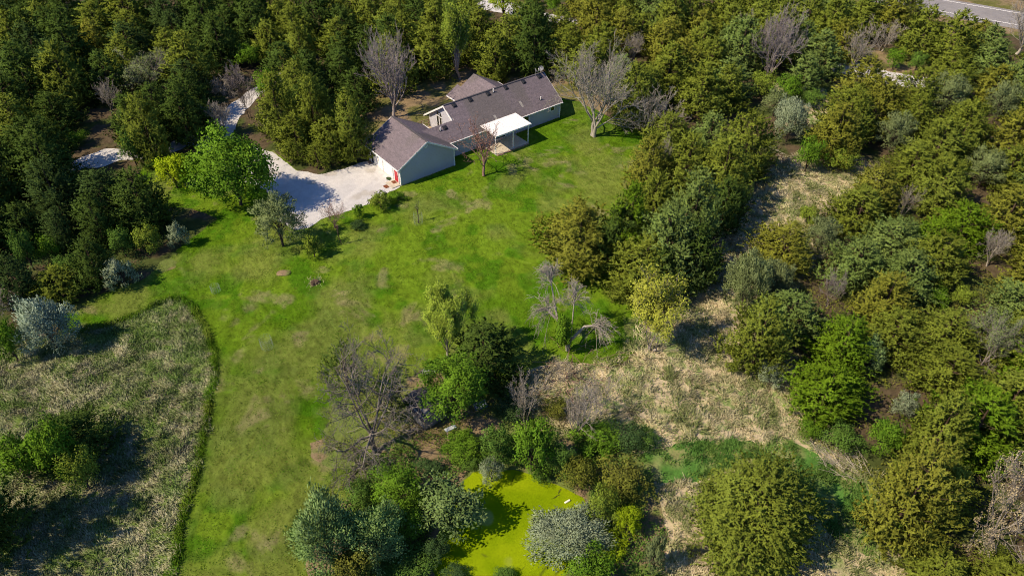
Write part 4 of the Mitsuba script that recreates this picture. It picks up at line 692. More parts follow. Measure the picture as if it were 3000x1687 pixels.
# outlines of the ground sheets
GROUND = {
    'lawn': [[-44.62, 53.41], [-41.13, 56.91], [-37.86, 59.1], [-35.34, 66.31], [-33.54, 70.26], [-37.32, 72.27], [-42.71, 72.89], [-46.41, 78.81], [-46.04, 82.88], [-41.58, 85.09], [-35.7, 83.05], [-31.15, 85.7], [-25.32, 79.14], [-19.29, 80.84], [-14.9, 86.85], [-7.94, 89.7], [-2.68, 99.79], [6.72, 101.05], [9.63, 100.02], [18.16, 90.14], [20.86, 81.48], [17.35, 67.05], [15.75, 56.69], [12.68, 54.13], [12.91, 50.8], [10.36, 48.09], [6.83, 46.77], [4.39, 47.16], [1.9, 45.88], [-0.5, 42.29], [-4.76, 40.39], [-8.31, 38.93], [-9.82, 35.56], [-11.25, 32.75], [-12.69, 29.32], [-13.84, 25.45], [-25.01, 24.16], [-24.06, 26.6], [-23.58, 26.93], [-23.89, 29.22], [-24.47, 32.03], [-24.71, 35.09], [-25.3, 39.1], [-26.28, 43.94], [-26.26, 45.15], [-27.38, 48.78], [-28.61, 51.08], [-30.23, 53.49], [-31.69, 55.32], [-32.88, 56.23], [-34.04, 56.32], [-35.19, 55.48], [-36.56, 53.61], [-39.3, 52.03], [-42.0, 51.29]],
    'meadow': [[-57.89, 41.66], [-56.2, 48.18], [-45.92, 50.09], [-42.0, 51.29], [-39.3, 52.03], [-36.56, 53.61], [-35.19, 55.48], [-34.04, 56.32], [-32.88, 56.23], [-31.69, 55.32], [-30.23, 53.49], [-28.61, 51.08], [-27.38, 48.78], [-26.26, 45.15], [-26.28, 43.94], [-25.3, 39.1], [-24.71, 35.09], [-24.47, 32.03], [-23.89, 29.22], [-23.58, 26.93], [-23.53, 25.13], [-23.84, 15.97], [-43.79, 15.82]],
    'yard': [[-20.99, 83.29], [-21.77, 93.28], [-20.66, 101.64], [-14.04, 105.17], [-10.97, 111.91], [-4.63, 113.97], [6.2, 114.19], [12.97, 104.53], [13.19, 95.9], [7.44, 95.79], [2.73, 99.89], [-8.12, 92.54], [-13.56, 86.87], [-17.65, 84.19]],
    'drive': [[-17.96, 83.34], [-13.35, 77.39], [-15.52, 75.11], [-17.07, 73.28], [-19.39, 71.7], [-21.87, 70.29], [-22.9, 68.74], [-24.29, 68.07], [-26.4, 69.69], [-29.56, 76.01], [-31.6, 77.49], [-36.19, 78.97], [-39.96, 85.55], [-42.16, 86.84], [-44.68, 83.92], [-47.03, 83.2], [-49.83, 82.82], [-51.37, 81.14], [-53.52, 80.69], [-56.41, 78.26], [-57.57, 79.82], [-54.94, 83.41], [-52.99, 85.51], [-48.82, 85.58], [-45.71, 86.78], [-43.16, 89.84], [-41.45, 93.92], [-40.63, 98.03], [-38.88, 102.64], [-36.71, 108.06], [-33.97, 112.09], [-32.5, 110.23], [-35.02, 105.35], [-37.03, 101.34], [-37.39, 98.09], [-38.07, 94.48], [-37.61, 89.65], [-35.17, 87.41], [-30.98, 85.0], [-28.41, 82.5], [-26.93, 80.71], [-24.19, 79.8], [-21.06, 81.21], [-19.58, 82.64]],
    'drive2': [[-7.94, 138.32], [-4.62, 142.69], [-0.44, 140.26], [1.44, 137.85], [11.66, 131.73], [10.88, 128.85], [-0.41, 133.91], [-5.37, 136.32]],
    'drive3': [[50.59, 114.05], [55.09, 114.53], [58.25, 111.4], [62.32, 109.62], [65.51, 108.47], [64.22, 105.5], [59.25, 105.87], [55.03, 106.96], [52.38, 109.8], [49.15, 111.22]],
    'dry': [[15.75, 56.69], [21.55, 61.68], [23.79, 67.14], [30.01, 76.92], [34.64, 83.35], [40.97, 86.9], [47.14, 81.9], [39.7, 72.71], [34.82, 67.3], [29.69, 61.22], [25.44, 55.79], [25.2, 48.7], [24.99, 42.57], [27.23, 36.25], [29.76, 34.37], [28.46, 29.7], [28.33, 24.62], [17.99, 22.26], [8.24, 24.45], [8.08, 29.51], [9.86, 33.87], [9.9, 38.77], [5.81, 40.5], [2.95, 40.47], [0.08, 43.06], [2.2, 45.88], [4.38, 46.95], [6.82, 46.56], [10.34, 47.87], [12.91, 50.8], [12.68, 54.13]],
    'dry2': [[38.6, 107.36], [46.72, 105.17], [44.29, 94.44], [37.37, 93.34]],
    'yard2': [[54.49, 119.21], [66.9, 119.47], [64.43, 110.9], [58.02, 110.77], [53.55, 113.2]],
    'lush': [[10.33, 37.74], [14.11, 38.81], [18.43, 39.38], [23.47, 39.26], [25.47, 37.56], [28.17, 34.35], [27.47, 29.69], [26.08, 28.6], [23.34, 30.76], [22.51, 33.99], [19.31, 37.16], [14.89, 35.48], [12.1, 34.82], [10.59, 35.44]],
    'bank': [[-8.87, 38.92], [-5.56, 39.66], [-0.46, 39.36], [5.77, 39.78], [10.14, 38.42], [11.12, 35.45], [11.73, 30.65], [10.31, 24.47], [-2.02, 22.09], [-13.33, 23.11], [-14.43, 28.23], [-12.8, 32.74], [-11.16, 35.54]],
    'shedground': [[-14.24, 44.08], [-11.13, 45.32], [-6.73, 47.03], [-2.99, 46.24], [1.9, 45.88], [4.26, 44.29], [4.08, 40.12], [-1.29, 38.65], [-5.45, 38.26], [-8.71, 37.55], [-12.12, 38.19], [-15.58, 37.47], [-15.37, 40.64]],
    'brushpatch': [[0.06, 46.69], [3.8, 48.01], [8.14, 47.63], [11.55, 45.17], [11.3, 43.19], [7.63, 41.63], [3.61, 42.72], [0.97, 43.85]],
    'soil1': [[-37.54, 60.89], [-37.22, 62.16], [-36.47, 63.11], [-35.42, 62.19], [-35.44, 61.2], [-36.55, 60.34]],
    'soil2': [[-16.49, 38.49], [-15.16, 39.56], [-13.56, 38.52], [-11.18, 37.52], [-10.44, 36.2], [-11.96, 35.53], [-14.56, 36.48], [-16.33, 37.13]],
    'pond': [[-3.25, 35.78], [-2.05, 36.15], [0.39, 35.98], [1.74, 35.61], [3.06, 34.98], [4.37, 34.43], [5.5, 33.52], [6.02, 31.74], [5.6, 29.49], [3.75, 26.85], [1.57, 24.63], [-1.65, 24.36], [-4.28, 25.78], [-5.59, 27.79], [-5.55, 29.66], [-4.96, 31.64], [-4.35, 34.03]],
    'edge': [[74.71, 139.38], [86.23, 132.59]],
    'edge2': [[86.72, 143.41], [91.86, 140.31]],
}
WOODEDGE = [[[-75.24, 78.36], [-51.71, 81.95], [-40.73, 72.92], [-37.28, 67.56], [-38.53, 60.88], [-42.09, 57.53], [-47.49, 55.89], [-60.96, 55.72]], [[28.28, 34.67], [27.13, 37.58], [24.04, 39.27], [22.96, 44.89], [21.94, 48.22], [21.93, 53.75], [23.23, 61.14], [28.73, 67.21], [35.28, 71.26], [62.99, 71.67], [35.87, 22.4], [25.58, 22.32], [27.47, 29.69]]]
SAPLING = (-10.67, 69.65)

# ------------------------------------------------------------------ plants: geometry


def leaf_mesh(P, D, Sd, L, Wd, out, u, soft_=0.55, diamond=False):
    """Leaves from base points P along D (unit), side Sd (unit), lengths L, widths Wd; out: outward direction for shading; u per leaf."""
    n = len(P)
    L, Wd = np.broadcast_to(L, n)[:, None], np.broadcast_to(Wd, n)[:, None]
    fn = unit(np.cross(D, Sd))
    fn = np.where((fn * out).sum(1, keepdims=True) < 0, -fn, fn)
    N = unit((1 - soft_) * fn + soft_ * out)
    if diamond:
        v = np.stack([P, P + D * L * .5 + Sd * Wd / 2, P + D * L, P + D * L * .5 - Sd * Wd / 2], 1).reshape(-1, 3)
        b = np.arange(n)[:, None] * 4
        f = np.stack([b + [0, 1, 2], b + [0, 2, 3]], 1).reshape(-1, 3)
        k = 4
    else:
        v = np.stack([P + Sd * Wd / 2, P - Sd * Wd / 2, P + D * L], 1).reshape(-1, 3)
        f = np.arange(3 * n).reshape(-1, 3)
        k = 3
    uv = np.stack([np.repeat(u, k), np.zeros(n * k)], 1)
    return v, f, np.repeat(N, k, axis=0), uv


def rand_dir(rng, n):
    return unit(rng.normal(size=(n, 3)))


def perp(D, rng):
    return unit(np.cross(D, rand_dir(rng, len(D))))


def tube(pts, rad, sides=5):
    p = np.asarray(pts, float)
    t = unit(np.gradient(p, axis=0))
    ref = np.where(np.abs(t[:, 2:]) < .9, [0, 0, 1.0], [1.0, 0, 0])
    a = unit(np.cross(t, ref))
    b = np.cross(t, a)
    ang = np.arange(sides) * 2 * np.pi / sides
    rad = np.broadcast_to(rad, (len(p),))
    ring = np.cos(ang)[None, :, None] * a[:, None] + np.sin(ang)[None, :, None] * b[:, None]
    v = p[:, None] + rad[:, None, None] * ring
    i, j = np.meshgrid(np.arange(len(p) - 1), np.arange(sides), indexing='ij')
    A, B, C, D = i * sides + j, i * sides + (j + 1) % sides, (i + 1) * sides + (j + 1) % sides, (i + 1) * sides + j
    f = np.concatenate([np.stack([A, B, C], -1).reshape(-1, 3), np.stack([A, C, D], -1).reshape(-1, 3)])
    return v.reshape(-1, 3), f, ring.reshape(-1, 3)


def join(ms):
    vs, fs, ns, at = [], [], [], 0
    for v, f, n in ms:
        vs.append(v); fs.append(f + at); ns.append(n); at += len(v)
    return np.concatenate(vs), np.concatenate(fs), np.concatenate(ns)


def wood(ms):
    v, f, n = join(ms)
    return v, f, n, np.zeros((len(v), 2))


def fitted(crown, trunk, R, h, pc=99):
    """scale a finished plant so that it really has this radius and height"""
    v = crown[0]
    k = np.array([R / np.percentile(np.hypot(v[:, 0], v[:, 1]), pc)] * 2 + [h / np.percentile(v[:, 2], 99.6)])
    return dict(h=h, R=R, trunk=(trunk[0] * k, *trunk[1:]), crown=(v * k, *crown[1:]))


def cedar(seed, nb=95, per=4, npl=12, ll=(.30, .52), lw=.15, h=8.0, R=2.7, shape=.62, dome=1.4, up=.45, lobe=.22, lift=0.05, sparse=0.0):
    """Eastern red cedar: plumes of narrow sprays on rising branches."""
    rng = np.random.default_rng(seed)
    k1, k2, k3 = rng.uniform(0, 6.28, 3)
    i = np.arange(nb)
    t = lift + (1 - lift) * (1 - (1 - (i + .5) / nb) ** .72)
    t = np.clip(t + rng.normal(0, .015, nb), .03, .985)
    phi = i * 2.39996 + rng.normal(0, .35, nb)
    prof = np.where(t < .22, .78 + t, np.maximum(1 - np.clip((t - .22) / .78, 0, 1) ** dome, 0) ** shape)
    prof = np.maximum(prof, .07)
    lob = 1 + lobe * (np.sin(2 * phi + k1 + 3 * t) * .6 + np.sin(3 * phi + k2 - 5 * t) * .5 + np.sin(phi + k3) * .4)
    r = R * prof * lob * rng.uniform(.72, 1.08, nb)
    el = up * (.35 + .9 * t) + rng.normal(0, .10, nb)
    z0 = np.maximum(t * h - r * np.tan(np.minimum(el, 1.0)) * .8, .1 + 0 * t)
    tip = np.stack([r * np.cos(phi), r * np.sin(phi), np.minimum(z0 + r * np.tan(np.minimum(el, 1.0)), h * .99)], 1)
    root = np.stack([0 * r, 0 * r, z0], 1)
    P, A, LP = [], [], []
    for b in range(nb):
        if sparse and rng.random() < sparse:
            continue
        m = max(2, int(per * (0.5 + r[b] / R)))
        s = np.sort(rng.uniform(.38, 1, m)); s[-1] = 1
        q = root[b] + (tip[b] - root[b]) * s[:, None] + rng.normal(0, .17, (m, 3)) * (r[b] / R + .3)
        d = unit(tip[b] - root[b])
        ax = unit(d * .65 + np.array([0, 0, .5]) + rng.normal(0, .5, (m, 3)))
        P.append(q); A.append(ax); LP.append(rng.uniform(.55, 1.1, m) * (.65 + .35 * r[b] / R))
    # leader shoots
    m = 5
    P.append(np.array([0, 0, h * .93]) + rng.normal(0, .22, (m, 3)) * [1, 1, .5]); A.append(unit(np.array([0, 0, 1.]) + rng.normal(0, .22, (m, 3)))); LP.append(rng.uniform(.5, .9, m))
    P, A, LP = np.concatenate(P), np.concatenate(A), np.concatenate(LP)
    n = len(P)
    s = rng.uniform(0, 1, (n, npl)); s[:, 0] = 0.95
    base = (P[:, None] + A[:, None] * (s * LP[:, None])[..., None]).reshape(-1, 3)
    Ar = np.repeat(A, npl, 0)
    D = unit(Ar * .7 + rand_dir(rng, n * npl) * (.95 - .35 * s.reshape(-1, 1)))
    L = rng.uniform(ll[0], ll[1], n * npl) * (1.05 - .35 * s.ravel())
    out = unit(np.stack([base[:, 0], base[:, 1], (base[:, 2] - h * .35) * .55], 1))
    out = unit(out + .5 * unit(base - np.repeat(P, npl, 0) + 1e-3) + .35 * Ar)
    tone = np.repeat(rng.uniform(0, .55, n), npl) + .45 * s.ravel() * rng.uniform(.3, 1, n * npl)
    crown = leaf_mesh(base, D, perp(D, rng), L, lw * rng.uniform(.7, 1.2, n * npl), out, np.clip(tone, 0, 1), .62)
    ms = [tube([(0, 0, -.1), (.05, .03, h * .3), (-.03, .04, h * .62), (0, 0, h * .92)], [.17, .13, .08, .02], 6)]
    for b in range(0, nb, 5):
        mid = (root[b] + tip[b]) / 2 + [0, 0, -.05 * r[b]]
        ms.append(tube([root[b], mid, tip[b]], [.035, .025, .008], 3))
    return fitted(crown, wood(ms), R, h, 96.5)


def broad(seed, h=8., R=4., nc=150, nl=44, ls=.22, cr=.62, z0=.12, flatness=1.0, narrow=.62, ragged=.2, kind='round', soft_=.6):
    """Leafy crown: clumps of leaves over an uneven ellipsoid, with gaps."""
    rng = np.random.default_rng(seed)
    k = rng.uniform(0, 6.28, 4)
    d = rand_dir(rng, nc)
    d[:, 2] = np.where(d[:, 2] < -.55, -d[:, 2], d[:, 2])
    az = np.arctan2(d[:, 1], d[:, 0])
    lob = 1 + ragged * (.6 * np.sin(2 * az + k[0] + 2 * d[:, 2]) + .6 * np.sin(3 * az + k[1] - 3 * d[:, 2]) + .5 * np.sin(5 * az + k[2]))
    rr = rng.uniform(.2, 1, nc) ** .5 * lob
    hz = h * (1 - z0) / 2
    if kind == 'upright':
        d = unit(d * [.75, .75, 1])
    C = d * rr[:, None] * [R - cr * .6, R - cr * .6, hz - cr * .4] + [0, 0, h * z0 + hz]
    if kind in ('bush', 'upright'):
        C[:, 2] = np.maximum(C[:, 2], .25)
    c_r = cr * rng.uniform(.6, 1.25, nc)
    o = rand_dir(rng, nc * nl) * (rng.uniform(0, 1, nc * nl) ** .4 * np.repeat(c_r, nl))[:, None] * [1, 1, .72]
    base = np.repeat(C, nl, 0) + o
    base[:, 2] = np.maximum(base[:, 2], .05)
    cen = np.array([0, 0, h * .42])
    out = unit(unit(base - cen) * .8 + unit(o + 1e-4) * .75 + [0, 0, .25])
    if kind == 'wispy':
        D = unit(unit(base - cen) * .8 + rand_dir(rng, nc * nl) * .6 + [0, 0, .35])
        L, W = ls * rng.uniform(.8, 1.7, nc * nl), ls * .46
    elif kind == 'upright':
        D = unit(unit(base - [0, 0, h * .1]) * .7 + [0, 0, .7] + rand_dir(rng, nc * nl) * .45)
        L, W = ls * rng.uniform(.9, 1.8, nc * nl), ls * .42
    else:
        D = unit(rand_dir(rng, nc * nl) + .5 * unit(o + 1e-4) + [0, 0, -.15])
        L, W = ls * rng.uniform(.7, 1.35, nc * nl), ls * narrow * rng.uniform(.8, 1.2, nc * nl)
    tone = np.clip(np.repeat(rng.uniform(0, .6, nc), nl) + rng.uniform(0, .4, nc * nl), 0, 1)
    crown = leaf_mesh(base, D, perp(D, rng), L, W, out, tone, soft_, diamond=True)
    ms = [tube([(0, 0, -.1), (.04 * R, 0, h * .25), (0, .03 * R, h * .55)], [.03 * R + .05, .022 * R + .04, .012 * R + .02], 6)]
    for i in range(0, nc, max(1, nc // 26)):
        a = np.array([0, 0, h * rng.uniform(.08, .45)])
        ms.append(tube([a, (a + C[i]) / 2 + [0, 0, .06 * h], C[i]], [.012 * R + .02, .008 * R + .012, .006], 3))
    return fitted(crown, wood(ms), R, h)


def branchy(seed, h=8., R=3., trunk_h=.3, limbs=7, kids=(6, 6, 4), ang=(.75, .7, .6), ratio=(.62, .5, .5), trop=.25, rad=.16, droop=0., stems=1, lean=0., leaf_=None, jit=.16, twig=.013, spread=1.0, limb_len=None):
    """A leafless crown: trunk, limbs, branches and twigs; optional small leaves (count per twig, size, kind)."""
    rng = np.random.default_rng(seed)
    thick, thin, tips = [], [], []
    Lm = limb_len or math.hypot(h * (1 - trunk_h), R * .8) * .78

    def curve(p, d, L, nseg, tro):
        pts, d = [p], d.copy()
        for s in range(nseg):
            d = unit(d + rng.normal(0, jit, 3) + np.array([0, 0, tro / nseg * 1.6]))
            pts.append(pts[-1] + d * L / nseg)
        pts = np.array(pts)
        pts[:, 2] = np.maximum(pts[:, 2], .05)
        return pts

    def grow(p, d, L, r, lev):
        nseg = 4 if lev == 0 else 3
        tro = trop if lev < 2 else trop * .8
        pts = curve(p, d, L, nseg, tro - droop * (lev + 1))
        r1 = max(twig, r * (.35 if lev < len(kids) else .5))
        (thick if r > .035 else thin).append((pts, np.linspace(r, r1, len(pts)), 5 if r > .07 else 3))
        if lev >= len(kids):
            tips.append((pts, unit(pts[-1] - pts[0])))
            return
        n = kids[lev]
        for j in range(n):
            s = .28 + .72 * (j + rng.uniform(.2, .8)) / n
            k = min(int(s * (len(pts) - 1)), len(pts) - 2)
            q = pts[k] + (pts[k + 1] - pts[k]) * (s * (len(pts) - 1) - k)
            dd = unit(pts[k + 1] - pts[k])
            side = unit(np.cross(dd, rng.normal(size=3)))
            a = ang[min(lev, len(ang) - 1)] * rng.uniform(.6, 1.25)
            nd = unit(dd * math.cos(a) + side * math.sin(a))
            grow(q, nd, L * ratio[min(lev, len(ratio) - 1)] * (1.12 - .45 * s) * rng.uniform(.75, 1.2), max(twig, r * .48 * (1.1 - .4 * s)), lev + 1)

    for st in range(stems):
        a0 = rng.uniform(0, 6.28)
        d0 = unit(np.array([lean * math.cos(a0) + rng.normal(0, .03), lean * math.sin(a0) + rng.normal(0, .03), 1.]))
        th = h * trunk_h * rng.uniform(.85, 1.1)
        p0 = np.array([.25 * (stems > 1) * math.cos(a0), .25 * (stems > 1) * math.sin(a0), -.1])
        tp = curve(p0, d0, th, 3, 0)
        rr = rad / math.sqrt(stems)
        thick.append((tp, np.linspace(rr * 1.25, rr * .85, len(tp)), 7))
        for j in range(max(2, limbs // stems)):
            phi = j * 2.39996 + rng.uniform(-.4, .4) + st
            el = rng.uniform(.15, 1.0) ** .7 * ang[0] * spread
            s = rng.uniform(.55, 1) if j else 1.
            q = tp[0] + (tp[-1] - tp[0]) * s
            dd = unit(np.array([math.sin(el) * math.cos(phi), math.sin(el) * math.sin(phi), math.cos(el)]))
            grow(q, dd, Lm * rng.uniform(.75, 1.1), rr * rng.uniform(.38, .62), 0)
    allp = np.concatenate([t[0] for t in thick + thin])
    top = np.percentile(allp[:, 2], 99.7)
    rad_ = np.percentile(np.hypot(allp[:, 0], allp[:, 1]), 95)
    sc = np.array([R / rad_, R / rad_, h / top])

    def build(lst):
        return wood([tube(p * sc, r, n) for p, r, n in lst])
    out = dict(h=h, R=R, trunk=build(thick), twigs=build(thin) if thin else None)
    if leaf_:
        cnt, size, mode = leaf_
        P = np.concatenate([np.repeat((p * sc)[1:], cnt, 0) for p, d in tips])
        n = len(P)
        P = P + rng.normal(0, size * 1.1, (n, 3))
        D = unit(rand_dir(rng, n) + [0, 0, .3])
        o = unit(unit(P - [0, 0, h * .4]) + .5 * rand_dir(rng, n) + [0, 0, .3])
        out['leaves'] = leaf_mesh(P, D, perp(D, rng), size * rng.uniform(.7, 1.4, n), size * .55, o, rng.uniform(0, 1, n), .6, diamond=mode == 'd')
    return out


PROTO = {}


def proto(name):
    if name not in PROTO:
        PROTO[name] = MAKE[name]()
    return PROTO[name]


MAKE = {
    # far cedars
    **{f'far{i}': (lambda i=i: cedar(100 + i, nb=112 + 4 * i, per=5, npl=11, shape=(.7, .75, .7, .8, .65, .75)[i], dome=(1.3, 1.7, 1.1, 2.0, 1.5, 1.2)[i], up=(.4, .55, .3, .6, .45, .5)[i], lobe=(.2, .3, .15, .22, .35, .25)[i])) for i in range(6)},
    # near cedars: finer sprays
    **{f'near{i}': (lambda i=i: cedar(200 + i, nb=165, per=6, npl=15, ll=(.16, .36), lw=.125, shape=(.6, .65, .7, .65, .6)[i], dome=(1.8, 1.5, 2.2, 1.3, 1.7)[i], up=(.42, .3, .5, .38, .55)[i], lobe=(.2, .32, .22, .38, .28)[i])) for i in range(5)},
    'c6': lambda: cedar(306, nb=180, per=7, npl=14, ll=(.22, .42), lw=.11, shape=.55, dome=1.9, up=.30, lobe=.4, sparse=.06),
    'c7': lambda: cedar(307, nb=300, per=10, npl=18, ll=(.11, .23), lw=.085, shape=.55, dome=2.0, up=.40, lobe=.2),
    'sparse': lambda: cedar(308, nb=70, per=5, npl=12, ll=(.2, .42), lw=.10, shape=.6, up=.15, lobe=.45, sparse=.3, lift=.2),
    'round': lambda: broad(1, 8, 4.6, nc=300, nl=62, ls=.27, cr=.95, z0=.0, ragged=.22),
    'round2': lambda: broad(2, 7, 2.7, nc=260, nl=44, ls=.17, cr=.48, z0=.08, ragged=.22),
    'round3': lambda: broad(3, 6, 2.6, nc=200, nl=40, ls=.17, cr=.5, z0=.08, ragged=.2),
    'broad': lambda: broad(4, 6, 2.6, nc=170, nl=26, ls=.27, cr=.55, z0=.1, ragged=.28, soft_=.4),
    'bush': lambda: broad(5, 3, 2, nc=120, nl=44, ls=.15, cr=.42, z0=0, ragged=.16, kind='bush'),
    'bush2': lambda: broad(6, 3, 2, nc=105, nl=40, ls=.16, cr=.46, z0=0, ragged=.3, kind='bush'),
    'wispy': lambda: broad(7, 5, 2.8, nc=210, nl=46, ls=.17, cr=.5, z0=.0, ragged=.24, kind='wispy'),
    'wispybush': lambda: broad(8, 3, 2, nc=80, nl=50, ls=.17, cr=.5, z0=0, ragged=.25, kind='wispy'),
    'wispybush2': lambda: broad(9, 4, 2.8, nc=300, nl=52, ls=.16, cr=.55, z0=0, ragged=.2, kind='wispy'),
    'upright': lambda: broad(10, 2, 1.2, nc=75, nl=40, ls=.15, cr=.28, z0=-.05, ragged=.25, kind='upright'),
    'maple': lambda: branchy(11, 13, 6, trunk_h=.17, limbs=10, stems=2, lean=.15, kids=(8, 7, 5), ang=(.95, .62, .6), trop=.18, rad=.36, spread=1.2, twig=.012),
    'maplebud': lambda: branchy(31, 8, 5, trunk_h=.14, limbs=10, stems=2, lean=.2, kids=(6, 5, 3), ang=(1.0, .6, .55), trop=.16, rad=.19, spread=1.2, leaf_=(2, .12, 't'), twig=.012),
    'oval': lambda: branchy(12, 11, 3.8, trunk_h=.22, limbs=12, kids=(7, 6, 4), ang=(.85, .6, .55), trop=.28, rad=.2),
    'fan': lambda: branchy(13, 11, 4.5, trunk_h=.12, limbs=12, stems=3, kids=(7, 6, 5), ang=(.75, .55, .5), trop=.26, rad=.34, lean=.2),
    'vase': lambda: branchy(14, 5, 3, trunk_h=.14, limbs=9, stems=3, kids=(6, 5, 3), ang=(.85, .65, .6), trop=.25, rad=.16, lean=.3),
    'brush': lambda: branchy(15, 3, 2.2, trunk_h=.06, limbs=12, stems=4, kids=(6, 5, 3), ang=(1.0, .7, .7), trop=.1, rad=.12, lean=.4, jit=.25),
    'gnarl': lambda: branchy(16, 6.5, 4.6, trunk_h=.25, limbs=9, kids=(8, 7, 5), ang=(1.3, .8, .8), trop=.02, rad=.2, jit=.22, droop=.02, twig=.012),
    'slender': lambda: branchy(17, 10, 2, trunk_h=.22, limbs=12, kids=(7, 5, 3), ang=(.5, .5, .5), trop=.5, rad=.17, leaf_=(8, .22, 'd')),
    'haze': lambda: branchy(18, 7, 4, trunk_h=.15, limbs=9, kids=(7, 6, 3), ang=(.9, .6, .6), trop=.25, rad=.16, stems=2, leaf_=(2, .16, 't')),
    'haze2': lambda: branchy(19, 7, 2.6, trunk_h=.15, limbs=10, kids=(7, 6, 3), ang=(.75, .6, .6), trop=.3, rad=.14, leaf_=(9, .17, 'd')),
    'vaseleaf': lambda: branchy(20, 6, 2.2, trunk_h=.1, limbs=8, stems=3, kids=(7, 5, 3), ang=(.6, .6, .6), trop=.35, rad=.16, leaf_=(5, .17, 'd')),
    'redbud': lambda: branchy(21, 6, 2.6, trunk_h=.28, limbs=9, kids=(6, 4), ang=(.95, .6, .6), trop=.16, rad=.14, leaf_=(1, .12, 't'), twig=.018, jit=.2),
    'sapling': lambda: branchy(22, 3, .5, trunk_h=.55, limbs=4, kids=(3, 2), ang=(.6, .6), trop=.3, rad=.045, leaf_=(2, .08, 'd')),
    'split': lambda: split_tree(23),
}


def split_tree(seed):
    """old tree split in two: one limb thrown up and left, one hanging to the right, vines on the stem"""
    rng = np.random.default_rng(seed)
    thick, thin = [], []
    arms = [([(0, 0, 0), (-.15, .1, .9), (-.9, .5, 1.7), (-1.9, .8, 2.3)], .17), ([(-.9, .5, 1.7), (-1.3, 1.2, 2.9), (-1.6, 1.5, 3.9)], .10), ([(0, 0, 0), (.35, 0, .8), (1.2, .1, 1.5), (2.3, .1, 1.6)], .14), ([(.2, 0, .5), (.3, .7, 1.9), (.35, 1.0, 3.0)], .08)]
    for pts, r in arms:
        pts = np.array(pts, float)
        thick.append(tube(pts, np.linspace(r, r * .4, len(pts)), 6))
        end, d = pts[-1], unit(pts[-1] - pts[-2])
        for j in range(34):
            s = rng.uniform(.45, 1)
            q = pts[-2] + (end - pts[-2]) * s
            dd = unit(d * .8 + rng.normal(0, .55, 3) + [0, 0, .15])
            L = rng.uniform(.7, 1.7)
            p = np.array([q, q + dd * L * .4, q + dd * L * .75 - [0, 0, .16 * L], q + dd * L - [0, 0, .42 * L]])
            p[:, 2] = np.maximum(p[:, 2], .05)
            thin.append(tube(p, [.026, .020, .015, .010], 3))
            for k in range(6):
                e = p[1] + (p[3] - p[1]) * rng.uniform(0, 1)
                d2 = unit(dd + rng.normal(0, .6, 3) - [0, 0, .25])
                t = np.array([e, e + d2 * .3, e + d2 * .55 - [0, 0, .15]])
                t[:, 2] = np.maximum(t[:, 2], .04)
                thin.append(tube(t, [.013, .011, .008], 3))
    b = broad(24, 2.6, .75, nc=70, nl=44, ls=.15, cr=.36, z0=0, ragged=.3, kind='bush')['crown']
    b[0][:, 0] -= .45
    b[0][:, 1] -= .5
    return dict(h=4., R=3.3, trunk=wood(thick), twigs=wood(thin), leaves=b)


CAT = dict(red_cedar_tree='tree', broadleaf_tree='tree', bare_tree='tree', budding_tree='tree', leaning_tree='tree', hazy_tree='tree', yellow_bush='bush', willow_bush='tree', young_bush='bush', lawn_shrub='shrub', bare_bush='bush',
           redbud_sapling='sapling', caged_sapling='sapling', brush_bush='bush', pond_bush='bush', meadow_bush='bush', silver_bush='bush', wood_shrub='shrub')
_cache = {}


def shape_of(pname, what, bsdf):
    """one mesh per prototype piece, shared by all copies"""
    k = (pname, what)
    if k not in _cache:
        v, f, n, uv = proto(pname)[what]
        _cache[k] = meshkit.write_ply((v, f), False, uv, None, normals=n)
    return {'type': 'ply', 'filename': _cache[k], 'face_normals': False, 'bsdf': {'type': 'ref', 'id': bsdf}}


def plant(kind, pname, x, y, R, h, rot, tint, label, group=None, deep=1.0):
    p = proto(pname)
    to = T4().translate([x, y, 0]).scale([1, deep, 1]).rotate([0, 0, 1], 0 if pname == 'split' else math.degrees(rot)).scale([R / p['R'], R / p['R'], h / p['h']])
    t = thing(kind, label, CAT[kind], group)
    bare = tint.startswith('bark')
    wood_ = tint if bare else ('bark_cedar' if 'cedar' in tint else {'leaf_red': 'bark_pink', 'leaf_pale': 'bark_grey'}.get(tint, 'bark_violet' if kind == 'budding_tree' else 'bark_brown'))
    part(t, 'trunk', shape_of(pname, 'trunk', wood_), to)
    if p.get('twigs'):
        part(t, 'twigs', shape_of(pname, 'twigs', wood_), to)
    if p.get('crown'):
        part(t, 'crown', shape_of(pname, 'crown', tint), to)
    if p.get('leaves'):
        part(t, 'leaves', shape_of(pname, 'leaves', 'leaf_green' if kind == 'leaning_tree' else ('leaf_bud' if tint == 'bark_bud' else tint)), to)
    elif tint == 'bark_bud':
        pass
    return t


for line in PLANTS.strip().splitlines():
    kind, pname, x, y, R, h, rot, tint, label, group = line.split('|')
    rot, _, deep = rot.partition(',')
    plant(kind, pname, float(x), float(y), float(R), float(h), float(rot), tint, label, group or None, float(deep or 1))

# ------------------------------------------------------------------ ground sheets


def edged(pts, step=.5, amp=.22, seed=0):
    """outline with an uneven edge"""
    p = np.array(pts + pts[:1], float)
    out = []
    for a, b in zip(p[:-1], p[1:]):
        m = max(1, int(np.linalg.norm(b - a) / step))
        out.append(a + (b - a) * (np.arange(m) / m)[:, None])
    o = np.concatenate(out)
    q = np.concatenate([o, np.full((len(o), 1), seed * 7.3)], 1)
    o = o + amp * 2 * np.stack([meshkit.fbm(q * [.9, .9, 1], 3, seed) - .5, meshkit.fbm(q * [.9, .9, 1] + 40, 3, seed) - .5], 1)
    return Polygon(o).buffer(0)


